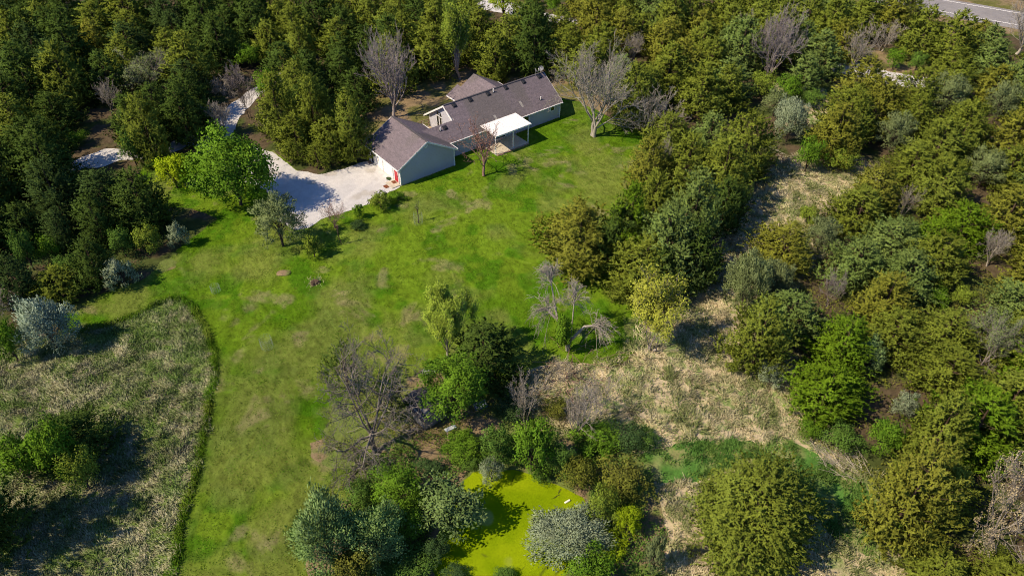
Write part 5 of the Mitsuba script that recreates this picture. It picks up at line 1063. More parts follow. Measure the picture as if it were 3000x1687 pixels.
def rounded(pts, r=1.2):
    p = Polygon(pts).buffer(0)
    p = p.buffer(r).buffer(-2 * r).buffer(r)
    p = max(getattr(p, 'geoms', [p]), key=lambda g: g.area)
    return [list(c) for c in p.exterior.coords[:-1]]


def sheet(poly, z):
    ms = []
    for g in getattr(poly, 'geoms', [poly]):
        v, f = trimesh.creation.triangulate_polygon(g, engine='earcut')
        ms.append(trimesh.Trimesh(np.c_[v, np.full(len(v), z)], f, process=False))
    m = trimesh.util.concatenate(ms)
    if m.face_normals[:, 2].mean() < 0:
        m.invert()
    return m


POLY = {}
for k, z, mat, amp in (('dry', .004, 'dry_thatch', .5), ('dry2', .004, 'dry_thatch', .4), ('meadow', .008, 'meadow_thatch', .2), ('yard', .008, 'yard_soil', .6), ('yard2', .008, 'yard_soil', .5), ('lawn', .014, 'lawn_turf', .3), ('lush', .018, 'lush_turf', .6),
                       ('shedground', .019, 'bare_earth', .8), ('brushpatch', .023, 'dry_thatch', .6), ('soil1', .023, 'bare_earth', .3), ('soil2', .023, 'bare_earth', .7), ('bank', .027, 'bare_earth', .6), ('drive', .034, 'gravel', .3), ('drive2', .034, 'gravel', .3), ('drive3', .034, 'gravel', .3), ('pond', .045, 'algae', .35)):
    pl = edged(rounded(GROUND[k], .8 if k.startswith('drive') else .6), amp=amp, seed=len(POLY))
    if k == 'meadow':
        POLY['lawn_raw'] = edged(rounded(GROUND['lawn'], .6), amp=.3, seed=5)
    POLY[k] = pl
    nm = {'dry': ('dry_grass_path', 'mown path of dry tan grass between the clump and the right wood'), 'dry2': ('dry_clearing', 'small dry tan clearing in the upper right wood'), 'meadow': ('meadow_ground', 'rough unmown meadow at lower left'),
          'yard': ('back_yard', 'bare tan yard behind the house'), 'yard2': ('gravel_verge', 'tan verge behind the small gravel patch'), 'lawn': ('lawn', 'bright green mown lawn below the house'), 'lush': ('lush_grass', 'strip of deep green grass at lower right'),
          'shedground': ('shed_ground', 'brown earth around the old shed'), 'brushpatch': ('brush_patch', 'pinkish-tan patch of dead brush above the pond'), 'soil1': ('bare_soil', 'reddish bare soil at the wood edge'), 'soil2': ('bare_soil', 'reddish thin turf by the gnarled tree'),
          'bank': ('pond_bank', 'brown earth bank round the pond'), 'drive': ('gravel_drive', 'white gravel drive and parking area beside the garage'), 'drive2': ('gravel_lane', 'glimpse of gravel lane at the top edge'), 'drive3': ('gravel_lane', 'small white gravel patch in the upper right wood'),
          'pond': ('pond', 'pond covered with yellow-green algae')}[k]
    setting(nm[0], mikit.ply(sheet(pl, z), mat), nm[1])
setting('ground', mikit.ply(sheet(Polygon([(-700, -300), (700, -300), (700, 1500), (-700, 1500)]), 0), 'woodland_soil'), 'woodland floor under the cedars')

# the asphalt road beyond the wood
ra, rb = np.array(GROUND['edge'])
rd = unit(rb - ra)
rn = np.array([-rd[1], rd[0]])
if rn[1] < 0:
    rn = -rn


def strip(o0, o1, z, mat, s0=-60, s1=160):
    a = ra + rd * s0
    b = ra + rd * s1
    return mikit.ply(sheet(Polygon([a + rn * o0, b + rn * o0, b + rn * o1, a + rn * o1]), z), mat)


setting('road', strip(-2.2, 7.6, .03, 'asphalt'), 'grey asphalt road in the upper right corner')
setting('road_verge', strip(7.6, 14, .012, 'yard_soil'), 'tan verge beyond the road')
setting('road_verge', strip(-5.5, -2.2, .012, 'yard_soil'), 'tan verge on the near side of the road')
part('road', 'edge_line', strip(-.10, .10, .036, 'line_paint'))
part('road', 'edge_line', strip(6.4, 6.6, .036, 'line_paint'))

# ------------------------------------------------------------------ grass that nobody could count


def tufts(poly, n, seed, hgt, wid, nb, lean=.5, mask=None, spread=.16, clump=None):
    rng = np.random.default_rng(seed)
    x0, y0, x1, y1 = poly.bounds
    P = []
    while sum(map(len, P)) < n:
        q = rng.uniform([x0, y0], [x1, y1], (n * 2, 2))
        q = q[shapely.contains_xy(poly, q[:, 0], q[:, 1])]
        # what the drone looks at, and a step beyond
        q = q[(q[:, 1] > 20) & (np.abs(q[:, 0]) < 12 + .72 * (q[:, 1] + 6))]
        if mask is not None:
            q = q[rng.random(len(q)) < mask(q)]
        P.append(q)
    P = np.concatenate(P)[:n]
    sz = rng.uniform(.6, 1.3, n)
    if clump:
        sz *= .55 + .9 * meshkit.noise(np.c_[P * clump, np.full(n, 3.)], seed)
    tone = np.clip(meshkit.fbm(np.c_[P * .5, np.full(n, 1.)], 3, seed) * 2.2 - .6 - (.35 * np.clip((P[:, 1] - 44) / 10, 0, 1) if seed == 1 else .12) - (.12 if seed == 1 else 0) + rng.normal(0, .22, n), 0, 1)
    wind = meshkit.noise(np.c_[P * .6, np.full(n, 7.)], seed) * 11 + rng.normal(0, .8, n)
    if clump:                                            # gather the tufts into tussocks
        P = P + .55 * (np.stack([meshkit.noise(np.c_[P * 1.1, np.full(n, 2.)], seed + 1), meshkit.noise(np.c_[P * 1.1, np.full(n, 5.)], seed + 2)], 1) - .5) / 1.1 * 2
        tone = np.clip(tone * .55 - .05 + .9 * (meshkit.noise(np.c_[P * 1.3, np.full(n, 4.)], seed + 3) - .28), 0, 1)
    b = np.repeat(P, nb, 0) + rng.normal(0, spread, (n * nb, 2))
    ph = np.repeat(wind, nb) + rng.normal(0, .9, n * nb)
    s = np.repeat(sz, nb) * rng.uniform(.7, 1.2, n * nb)
    ln = lean * rng.uniform(.4, 1.3, n * nb)
    D = unit(np.stack([np.cos(ph) * ln, np.sin(ph) * ln, np.ones(n * nb)], 1))
    base = np.c_[b, np.zeros(n * nb)]
    out = unit(D * [1, 1, .2] * 1.1 + np.array([0, 0, .75]) + .5 * rng.normal(size=(n * nb, 3)) * [1, 1, .3])
    Sd = unit(np.stack([-np.sin(ph), np.cos(ph), rng.normal(0, .2, n * nb)], 1))
    return leaf_mesh(base, D, Sd, hgt * s, wid * rng.uniform(.7, 1.3, n * nb), out, np.clip(np.repeat(tone, nb) + rng.normal(0, .15, n * nb), 0, 1), .7)


def stuff(name, m, bsdf, label):
    setting(name, soft(*m, bsdf), label, kind='stuff', cat='grass')


meadow = POLY['meadow'].difference(POLY['lawn'])
stuff('meadow_grass', tufts(meadow, 28000, 1, .29, .08, 6, lean=.85, clump=1.5), 'blade_meadow', 'rough tufted grass, part dead and part green, in the lower left meadow')
edge = POLY['lawn'].boundary.buffer(.2).intersection(POLY['meadow'].buffer(.3))
stuff('meadow_edge_grass', tufts(edge, 2400, 2, .38, .06, 6, lean=.5), 'blade_lawn', 'taller green grass along the cut edge of the meadow')
dry = POLY['dry'].buffer(1.0).difference(POLY['lush']).difference(POLY['bank']).difference(POLY['lawn'].buffer(-.9))
stuff('dry_grass', tufts(dry, 17000, 3, .48, .085, 6, lean=1.3, clump=.9), 'blade_dry', 'matted pale dry grass on the path along the right wood')
stuff('lush_tall_grass', tufts(POLY['lush'], 3000, 4, .38, .06, 6, lean=.8, clump=.8, mask=lambda q: np.clip(3 * meshkit.fbm(np.c_[q * .5, q[:, :1] * 0], 3, 9) - .9, 0, 1)), 'blade_lush', 'tall deep green grass around the lone cedar at lower right')
stuff('lawn_grass', tufts(POLY['lawn'].difference(POLY['drive']), 46000, 5, .12, .055, 4, lean=1.0, spread=.16), 'blade_lawn', 'short mown grass of the lawn')



def weeds(poly, n, seed, hgt, size, bsdf, name, label):
    """low leafy ground cover"""
    rng = np.random.default_rng(seed)
    x0, y0, x1, y1 = poly.bounds
    q = rng.uniform([x0, y0], [x1, y1], (n * 6, 2))
    q = q[shapely.contains_xy(poly, q[:, 0], q[:, 1])]
    dens = meshkit.fbm(np.c_[q * .45, np.full(len(q), 2.)], 3, seed)
    q = q[dens + rng.normal(0, .06, len(q)) > .47][:n]
    m = len(q)
    top = hgt * (.2 + 1.3 * np.clip(meshkit.fbm(np.c_[q * .6, np.full(m, 8.)], 3, seed + 1) - .3, 0, 1))
    P = np.c_[q, top * rng.uniform(.1, 1, m) ** .6]
    D = unit(rand_dir(rng, m) * [1, 1, .5] + [0, 0, .3])
    out = unit(rand_dir(rng, m) * .7 + [0, 0, 1.])
    stuff(name, leaf_mesh(P, D, perp(D, rng), size * rng.uniform(.7, 1.4, m), size * .6, out, rng.uniform(0, 1, m), .65, diamond=True), bsdf, label)


ring = POLY['bank'].difference(POLY['pond'].buffer(.4))
weeds(ring, 26000, 21, 1.1, .17, 'leaf_green2', 'pond_undergrowth', 'leafy undergrowth on the bank around the pond')
weeds(POLY['shedground'], 5000, 22, .35, .15, 'leaf_olive', 'shed_weeds', 'weeds on the brown earth around the old shed')
wl = Polygon(WOODEDGE[0])
wr = Polygon(WOODEDGE[1])
weeds(wl, 16000, 23, 1.0, .2, 'leaf_dark', 'wood_undergrowth', 'dark undergrowth along the lower left wood')
weeds(wr, 22000, 24, 1.0, .2, 'leaf_olive', 'wood_undergrowth', 'olive undergrowth along the right wood')

# ------------------------------------------------------------------ the house (local axes: u along the ridge, v away from the lawn)
PSI, HX, HY = 0.668, -13.52, 77.43
HOUSE = T4().translate([HX, HY, 0]).rotate([0, 0, 1], math.degrees(PSI))
_c, _s = math.cos(PSI), math.sin(PSI)


def wv(v):
    """house axes to the world (vertices)"""
    v = np.asarray(v, float)
    return np.stack([HX + _c * v[:, 0] - _s * v[:, 1], HY + _s * v[:, 0] + _c * v[:, 1], v[:, 2]], 1)


def hb(u0, u1, v0, v1, z0, z1):
    m = trimesh.creation.box((u1 - u0, v1 - v0, z1 - z0))
    m.apply_translation(((u0 + u1) / 2, (v0 + v1) / 2, (z0 + z1) / 2))
    return m


def cat(*ms):
    return trimesh.util.concatenate(list(ms))


def hp(m, bsdf, **k):
    m = m.copy()
    m.vertices = wv(m.vertices)
    return mikit.ply(m, bsdf, **k)


def prism(poly_uz, v0, v1, axis='v'):
    """outline in (u,z) pushed along v, or in (v,z) pushed along u"""
    v, f = trimesh.creation.triangulate_polygon(Polygon(poly_uz), engine='earcut')
    m = trimesh.creation.extrude_triangulation(v, f, v1 - v0)
    a = m.vertices.copy()
    m.vertices = np.stack([a[:, 0], v0 + a[:, 2], a[:, 1]], 1) if axis == 'v' else np.stack([v0 + a[:, 2], a[:, 0], a[:, 1]], 1)
    m.fix_normals()
    return m


def roof_plane(poly_uv, zf, t=.14, along='u'):
    """a roof slab over the outline; uv in metres along the eave and up the slope"""
    v2, f = trimesh.creation.triangulate_polygon(Polygon(poly_uv), engine='earcut')
    m = trimesh.creation.extrude_triangulation(v2, f, 1.0)
    a = m.vertices.copy()
    z = np.array([zf(x, y) for x, y in a[:, :2]]) + np.where(a[:, 2] > .5, 0, -t)
    m.vertices = np.stack([a[:, 0], a[:, 1], z], 1)
    m.fix_normals()
    m.unmerge_vertices()
    a = np.array(m.vertices)
    sl = math.hypot(1, abs(zf(1, 0) - zf(0, 0)) + abs(zf(0, 1) - zf(0, 0)))
    uv = np.stack([a[:, 0], a[:, 1] * sl], 1) if along == 'u' else np.stack([a[:, 1], a[:, 0] * sl], 1)
    return m, uv


def roof(parent, name, poly, zf, along='u', label=None):
    m, uv = roof_plane(poly, zf, along=along)
    m.vertices = wv(m.vertices)
    return part(parent, name, mikit.ply(m, 'shingles', uv=uv), None, label)


GW, GL, GH, GP = 7.81, 7.54, 2.60, .574
M0, H2, P2 = 1.75, 2.36, .6577
UL, UR, DM = 10.74, 26.74, 8.20
MR = M0 + DM / 2 + .05                       # ridge line of the main roof (v)
ZR = H2 + P2 * (MR - M0)
VB = 9.95
h = thing('house', 'grey-sided ranch house with brown shingle roofs and an attached garage', 'house')
# walls
gable = [(0, 0), (GW, 0), (GW, GH), (GW / 2, GH + GP * GW / 2 - .02), (0, GH)]
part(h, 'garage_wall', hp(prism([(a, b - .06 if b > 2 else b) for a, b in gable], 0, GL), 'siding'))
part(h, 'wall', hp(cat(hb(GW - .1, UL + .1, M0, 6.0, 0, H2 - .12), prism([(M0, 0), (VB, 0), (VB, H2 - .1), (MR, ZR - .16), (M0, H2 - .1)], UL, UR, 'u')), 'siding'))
part(h, 'wing_wall', hp(prism([(16.2, 0), (23.6, 0), (23.6, 2.15), (19.9, 4.3), (16.2, 2.15)], VB - .5, 12.2), 'siding'))
# roofs
go, gr, gz = .39, .27, lambda u, v: GH + GP * (GW / 2 - abs(u - GW / 2))
gzl = lambda u, v: GH + GP * u
gzr = lambda u, v: GH + GP * (GW - u)
rg = roof(h, 'garage_roof', [(-go, -gr), (GW / 2, -gr), (GW / 2, GL + gr), (-go, GL + gr)], gzl, 'v', 'sunlit garage roof slope facing the gravel')
roof(h, 'garage_roof', [(GW / 2, -gr), (GW + go, -gr), (GW + go, GL + gr), (GW / 2, GL + gr)], gzr, 'v', 'garage roof slope facing the main house')
fz = lambda u, v: H2 + P2 * (v - M0)
VC, ZC = 3.92, 3.79
EV = M0 - .14
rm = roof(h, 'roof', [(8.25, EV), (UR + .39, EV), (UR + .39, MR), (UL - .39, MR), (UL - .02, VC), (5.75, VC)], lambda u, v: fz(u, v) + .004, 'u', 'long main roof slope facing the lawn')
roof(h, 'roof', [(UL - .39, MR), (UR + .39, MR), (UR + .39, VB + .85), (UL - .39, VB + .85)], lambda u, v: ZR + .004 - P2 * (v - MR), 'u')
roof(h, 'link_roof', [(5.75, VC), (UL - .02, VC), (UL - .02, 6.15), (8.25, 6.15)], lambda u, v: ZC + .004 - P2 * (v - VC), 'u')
# rear wing, ridge away from the lawn
WZ, WU, WP = 4.45, 19.9, .57
roof(h, 'wing_roof', [(15.78, 7.2), (WU, 7.2), (WU, 12.45), (17.65, 12.45), (17.65, 13.35), (15.78, 13.35)], lambda u, v: WZ - WP * (WU - u), 'v', 'sunlit slope of the rear wing roof')
roof(h, 'wing_roof', [(WU, 7.2), (24.05, 7.2), (24.05, 12.45), (WU, 12.45)], lambda u, v: WZ - WP * (u - WU), 'v')
# ridge caps
part(h, 'ridge_cap', hp(hb(UL - .39, UR + .40, MR - .12, MR + .12, ZR - .01, ZR + .045), 'shadow_roof'))
part(h, 'ridge_cap', hp(hb(GW / 2 - .12, GW / 2 + .12, -gr - .01, GL + gr + .01, GH + GP * GW / 2 - .03, GH + GP * GW / 2 + .03), 'shadow_roof'))
# gable boards, white
def rake(u0, z0, u1, z1, v0, v1, w=.24):
    return prism([(u0, z0), (u1, z1), (u1, z1 - w), (u0, z0 - w)], v0, v1)
ze = GH - GP * go
zp = GH + GP * GW / 2
part(h, 'rake_board', hp(rake(-go, ze, GW / 2, zp, -gr - .045, -gr - .003), 'white_paint'))
part(h, 'rake_board', hp(rake(GW / 2 + .001, zp, GW + go, ze, -gr - .045, -gr - .003), 'white_paint'))
part(h, 'rake_board', hp(rake(-go, ze, GW / 2, zp, GL + gr + .003, GL + gr + .045), 'white_paint'))
part(h, 'rake_board', hp(prism([(VC + .02, ZC + .01), (MR, ZR), (MR, ZR - .24), (VC + .02, ZC - .23)], UL - .435, UL - .393, 'u'), 'white_paint'))
part(h, 'rake_board', hp(prism([(MR + .001, ZR), (VB + .85, ZR - P2 * (VB + .85 - MR)), (VB + .85, ZR - P2 * (VB + .85 - MR) - .24), (MR + .001, ZR - .24)], UL - .435, UL - .393, 'u'), 'white_paint'))
part(h, 'rake_board', hp(prism([(EV, fz(0, EV)), (MR, ZR), (MR, ZR - .22), (EV, fz(0, EV) - .22)], UR + .393, UR + .435, 'u'), 'white_paint'))
# gutters
def gutter(u0, u1, v0, v1, z):
    return cat(hb(u0, u1, v0, v1, z - .13, z - .01))
part(h, 'gutter', hp(gutter(8.3, UR + .39, EV - .115, EV - .003, fz(0, EV) - .02), 'white_paint'))
part(h, 'gutter', hp(gutter(-go - .115, -go - .003, -gr, GL + gr, ze - .02), 'white_paint'))
part(h, 'gutter', hp(gutter(GW + go + .003, GW + go + .115, -gr, EV - .12, ze - .02), 'white_paint'))
part(h, 'gutter', hp(gutter(GW + go + .003, GW + go + .115, 6.2, GL + gr, ze - .02), 'white_paint'))
part(h, 'gutter', hp(gutter(15.66, 15.777, 10.9, 13.35, WZ - WP * (WU - 15.78) - .02), 'white_paint'))
part(h, 'gutter', hp(gutter(24.053, 24.17, 10.9, 12.45, WZ - WP * (24.05 - WU) - .02), 'white_paint'))
for u, v, z in ((21.2, M0 - .085, 2.1), (UR - .06, M0 - .085, 2.1), (8.0, M0 - .085, 2.1), (-.085, 7.05, 2.3), (GW - .05, -.085, 2.35)):
    part(h, 'downspout', hp(hb(u - .05, u + .05, v - .05, v + .05, .05, z), 'white_paint'))
# corner boards
for u, v in ((-.02, -.02), (GW + .02, -.02), (UR + .02, M0 - .02), (-.02, GL + .02)):
    part(h, 'corner_board', hp(hb(u - .05, u + .05, v - .05, v + .05, .02, 2.33 if u < 8 else 2.1), 'white_paint'))
part(h, 'corner_board', hp(hb(UL - .05, UL + .05, VB - .03, VB + .07, .02, 2.1), 'white_paint'))
part(h, 'foundation', hp(cat(hb(-.03, GW + .03, -.03, GL + .03, 0, .12), hb(UL - .03, UR + .03, M0 - .03, VB + .03, 0, .12)), 'concrete'))


def window(u, z0, z1, w, v=M0):
    k = part(h, 'window', hp(cat(hb(u - w / 2 - .07, u + w / 2 + .07, v - .05, v - .004, z1, z1 + .08), hb(u - w / 2 - .07, u + w / 2 + .07, v - .06, v - .004, z0 - .08, z0),
                                 hb(u - w / 2 - .07, u - w / 2, v - .05, v - .004, z0, z1), hb(u + w / 2, u + w / 2 + .07, v - .05, v - .004, z0, z1)), 'white_paint'))
    part(k, 'pane', hp(hb(u - w / 2, u + w / 2, v - .02, v - .006, z0, z1), 'window_glass'))


window(25.4, 1.45, 2.02, .58)
window(12.62, 1.15, 2.05, .75)
window(20.75, 1.0, 2.0, .9)
window(16.4, .25, 2.05, 1.6)
# tall arched window in the west gable
def gable_light(v0, v1, out_left):
    q = [(v0, 1.0), (v1, 1.0), (v1, 2.72), (v0, 2.72)]
    k = part(h, 'gable_window', hp(prism([(v0 - .07, .93), (v1 + .07, .93), (v1 + .07, 2.79), (v0 - .07, 2.79)], UL - .03, UL - .003, 'u'), 'white_paint'))
    part(k, 'pane', hp(prism(q, UL - .05, UL - .033, 'u'), 'window_glass'))
    n = 8
    w = v1 - v0
    arc = [(v0 + w * (1 - math.cos(a)) if out_left else v1 - w * (1 - math.cos(a)), 2.86 + .58 * math.sin(a)) for a in np.linspace(math.pi / 2, 0, n)]
    base = (v1, 2.86) if out_left else (v0, 2.86)
    part(k, 'arched_pane', hp(prism([base] + arc, UL - .05, UL - .004, 'u'), 'window_glass'))


gable_light(7.68, 8.10, False)
gable_light(7.00, 7.40, True)
# garage: red door, two wide doors, round vent
d = part(h, 'door', hp(hb(-.06, -.004, .50, 1.32, .16, 2.12), 'red_paint'), None, 'red entry door of the garage')
part(d, 'frame', hp(cat(hb(-.075, -.004, .40, .497, .14, 2.2), hb(-.075, -.004, 1.323, 1.42, .14, 2.2), hb(-.075, -.004, .50, 1.32, 2.125, 2.22)), 'white_paint'))
part(d, 'fanlight', hp(hb(-.075, -.063, .66, 1.16, 1.68, 1.92), 'window_glass'))
part(d, 'handle', hp(hb(-.12, -.063, .58, .66, 1.02, 1.09), 'dark_metal'))
for v0 in (1.75, 4.15):
    g = part(h, 'garage_door', hp(hb(-.045, -.004, v0, v0 + 2.25, .1, 2.15), 'white_paint'))
    for k in range(4):
        part(g, 'panel', hp(hb(-.068, -.048, v0 + .06, v0 + 2.19, .15 + k * .5, .59 + k * .5), 'white_paint'))
part(h, 'side_door', hp(hb(-.05, -.004, 6.62, 7.0, .12, 2.1), 'dark_metal'))
part(h, 'gable_vent', hp(cat(*[m.apply_transform(trimesh.transformations.rotation_matrix(math.pi / 2, [1, 0, 0])) .apply_translation((3.82, -.03, 4.18)) for m in (trimesh.creation.annulus(.21, .27, .06, sections=32),)]), 'white_paint'))
vk = [k for k in scene if k.startswith('house__gable_vent')][0]
for k in range(5):
    zz = 4.18 - .16 + k * .08
    hw = math.sqrt(.21 ** 2 - (zz - 4.18) ** 2)
    part(vk, 'slat', hp(hb(3.82 - hw, 3.82 + hw, -.045, -.006, zz - .025, zz + .022), 'white_paint'))
# things on the roof
def on_roof(u, v):
    return fz(u, v)
sl = math.atan(P2)
def tilt(m, u, v, dz=0.):
    m.apply_transform(trimesh.transformations.rotation_matrix(sl, [1, 0, 0]))
    m.apply_translation((u, v, fz(u, v) + dz))
    return m
for u, v in ((11.82, 5.45), (14.39, 5.45), (17.28, 5.45), (20.25, 5.45), (23.28, 5.45), (26.03, 5.45), (8.90, 3.36)):
    b = trimesh.creation.box((.46, .50, .16))
    b.vertices[b.vertices[:, 2] > 0] *= [.72, .72, 1]
    k = part(h, 'roof_vent', hp(tilt(b, u, v, .10), 'dark_metal'))
    part(k, 'flange', hp(tilt(trimesh.creation.box((.62, .68, .02)), u, v + .02, .018), 'dark_metal'))
for u, v in ((18.13, 5.50), (24.11, 2.79), (8.11, 3.30)):
    c = trimesh.creation.cylinder(.075, .50, sections=12)
    c.apply_translation((u, v, fz(u, v) + .2))
    k = part(h, 'vent_pipe', hp(c, 'white_metal'))
    part(k, 'flashing', hp(tilt(trimesh.creation.box((.34, .36, .02)), u, v, .018), 'dark_metal'))
for u, v, a in ((20.95, 3.04, .28), (16.25, 2.49, -.35)):
    b = trimesh.creation.box((.34, .95, .016))
    b.apply_transform(trimesh.transformations.rotation_matrix(a * 0, [0, 0, 1]))
    part(h, 'shingle_patch', hp(tilt(b, u, v, .016), 'grey_plank'), None, 'pale replaced shingles')


def dish(u, v, yaw, label):
    s = thing('satellite_dish', label, 'satellite dish', 'satellite dishes at the far end of the main roof')
    n, r = 20, .36
    rings = [np.array([(r * q * math.cos(a), r * q * math.sin(a), .16 * q * q) for a in np.linspace(0, 2 * math.pi, n, endpoint=False)]) for q in (.33, .66, 1.)]
    v_ = np.concatenate([[[0, 0, 0]]] + rings)
    f = [(0, 1 + j, 1 + (j + 1) % n) for j in range(n)]
    for k in range(2):
        f += [x for j in range(n) for x in ((1 + k * n + j, 1 + (k + 1) * n + j, 1 + (k + 1) * n + (j + 1) % n), (1 + k * n + j, 1 + (k + 1) * n + (j + 1) % n, 1 + k * n + (j + 1) % n))]
    bowl = trimesh.Trimesh(v_, f, process=False)
    back = bowl.copy(); back.apply_translation((0, 0, -.015)); back.invert()
    bowl = cat(bowl, back)
    z0 = fz(u, v)
    R = trimesh.transformations.euler_matrix(math.radians(58), 0, yaw, 'sxyz')
    bowl.apply_transform(R)
    bowl.apply_translation((u, v, z0 + .72))
    part(s, 'reflector', hp(bowl, 'dish_grey', smooth=40))
    nrm = R[:3, 2]
    c = np.array([u, v, z0 + .72])
    def pipe(a, b, r):
        return trimesh.creation.cylinder(r, segment=(a, b), sections=8)
    part(s, 'mast', hp(cat(pipe((u, v, z0 - .02), (u, v, z0 + .45), .025), pipe((u, v, z0 + .45), tuple(c - nrm * .02), .025)), 'grey_metal'))
    tip = c + nrm * .5 + np.array([0, 0, -.05])
    low = c + R[:3, :3] @ np.array([0, -.40, .14])
    part(s, 'feed_arm', hp(cat(pipe(tuple(low), tuple(tip), .018), trimesh.creation.box((.09, .09, .12), trimesh.transformations.translation_matrix(tip))), 'white_metal'))


dish(25.55, 5.75, 1.2, 'left one of two grey satellite dishes on the far roof end')
dish(26.60, 5.80, -.9, 'right one of two grey satellite dishes on the far roof end')

# patio cover and patio
C0, C1, CV0, CV1, CZF, CZB = 13.32, 19.12, -1.32, 1.95, 2.80, 2.96
pc = thing('patio_cover', 'flat white metal patio roof on three white posts', 'patio cover')
sg = (CZB - CZF) / (CV1 - CV0)
pm, _ = roof_plane([(C0, CV0), (C1, CV0), (C1, CV1), (C0, CV1)], lambda u, v: CZF + sg * (v - CV0), .09)
part(pc, 'roof_panel', hp(pm, 'white_metal'))
part(pc, 'beam', hp(hb(C0, C1, CV0 - .10, CV0 - .003, CZF - .17, CZF + .02), 'white_metal'))
part(pc, 'header', hp(hb(C0 + .1, C1 - .1, CV0 + .10, CV0 + .2, CZF - .26, CZF - .085), 'white_metal'))
for u in (C0 + .12, (C0 + C1) / 2 + .1, C1 - .32):
    part(pc, 'post', hp(hb(u - .055, u + .055, CV0 + .1, CV0 + .21, .12, CZF - .262), 'white_metal'))
for k in range(13):
    u = C0 + .22 + k * (C1 - C0 - .44) / 12
    rb, _ = roof_plane([(u - .02, CV0 + .05), (u + .02, CV0 + .05), (u + .02, CV1 - .05), (u - .02, CV1 - .05)], lambda a, v: CZF + sg * (v - CV0) + .028, .026)
    part(pc, 'rib', hp(rb, 'white_metal'))
setting('patio', hp(hb(13.45, 18.75, -1.35, M0 - .04, 0, .10), 'concrete'), 'pale concrete patio under the white cover')
rngp = np.random.default_rng(5)
for k in range(26):
    u = 13.5 + k * .2
    part('patio', 'brick', hp(hb(u, u + .185, -1.58 + rngp.uniform(-.02, .02), -1.37, 0, .09 + rngp.uniform(0, .02)), 'brick_edge'))
setting('door_step', hp(hb(-1.25, -.08, .02, 1.62, 0, .14), 'concrete'), 'concrete step at the red garage door')
setting('shed_path', hp(hb(-.55, -.1, 6.7, 7.6, 0, .05), 'brick_edge'), 'red brick pad at the back corner of the garage')


def mat_thing(name, label, m, mat):
    k = thing(name, label, 'mat')
    put(k, hp(m, mat))


mat_thing('door_mat', 'brown door mat on the concrete step at the red door', hb(-.62, -.14, .72, 1.36, .143, .165), 'mat_brown')
mat_thing('door_mat', 'reddish mat on the gravel in front of the concrete step', hb(-1.85, -1.32, .55, 1.28, .036, .062), 'mat_brown')
an = np.linspace(-math.pi / 2, math.pi / 2, 14)
half = [(-.95, 1.85), (-.95, 2.65)] + [(-.55 + .42 * math.cos(a), 2.25 - .40 * math.sin(a)) for a in -an[::1]]
gm = trimesh.creation.extrude_polygon(Polygon(half).buffer(0), .06, engine='earcut')
gm.apply_translation((0, 0, .036))
mat_thing('half_round_mat', 'dark green half-round mat on the gravel left of the step', gm, 'mat_green')

# deck between garage and gable
dk = thing('deck', 'small wooden deck with a railing in the nook between garage and gable', 'deck')
for k in range(14):
    part(dk, 'plank', hp(hb(8.3, 10.6, 8.0 + k * .145, 8.13 + k * .145, .40, .45), 'pale_wood'))
part(dk, 'frame', hp(hb(8.32, 10.58, 8.03, 10.0, .2, .397), 'weathered_wood'))
for u in (8.35, 9.45, 10.55):
    part(dk, 'post', hp(hb(u - .05, u + .05, 10.0, 10.1, 0, 1.4), 'weathered_wood'))
part(dk, 'rail', hp(hb(8.3, 10.6, 10.01, 10.09, 1.402, 1.46), 'weathered_wood'))
part(dk, 'rail', hp(hb(8.3, 10.6, 10.02, 10.08, .9, .96), 'weathered_wood'))

# ------------------------------------------------------------------ the old shed by the pond
SH = np.array([-7.11, 39.97])
sa = math.atan2(42.09 - 39.97, -8.94 + 7.11)          # along the long wall, away
ax_, ay_ = np.array([math.cos(sa), math.sin(sa)]), np.array([math.cos(sa - math.pi / 2), math.sin(sa - math.pi / 2)])
shed_to = T4([[ax_[0], ay_[0], 0, SH[0]], [ax_[1], ay_[1], 0, SH[1]], [0, 0, 1, 0], [0, 0, 0, 1]])


def sp(m, bsdf):
    return {**mikit.ply(m, bsdf), 'to_world': shed_to}


sd = thing('old_shed', 'small weathered plank shed with a dark roof under the bright green tree', 'shed')
rngs = np.random.default_rng(8)
for k in range(7):
    part(sd, 'plank', sp(hb(.03, 2.75, -.035 - rngs.uniform(0, .012), 0, .06 + k * .2, .245 + k * .2), 'grey_plank'))
part(sd, 'wall', sp(prism([(0, 0), (2.2, 0), (2.2, 1.25), (1.1, 1.75), (0, 1.45)], .0, 2.78, 'u'), 'grey_plank'))
for a, b, za, zb in ((-.22, 1.1, 1.36, 1.86), (1.101, 2.42, 1.86, 1.2)):
    m, _ = roof_plane([(-.2, a), (2.95, a), (2.95, b), (-.2, b)], lambda u, v, a=a, b=b, za=za, zb=zb: za + (zb - za) * (v - a) / (b - a), .05)
    part(sd, 'roof', sp(m, 'shadow_roof'))
part(sd, 'corner_board', sp(hb(-.03, .03, -.06, .0, 0, 1.42), 'pale_wood'))
pile = thing('junk_board', 'pale board lying on the roof edge of the old shed', 'board')
put(pile, sp(cat(hb(-.05, .9, .25, .75, 1.66, 1.70)), 'grey_plank'))

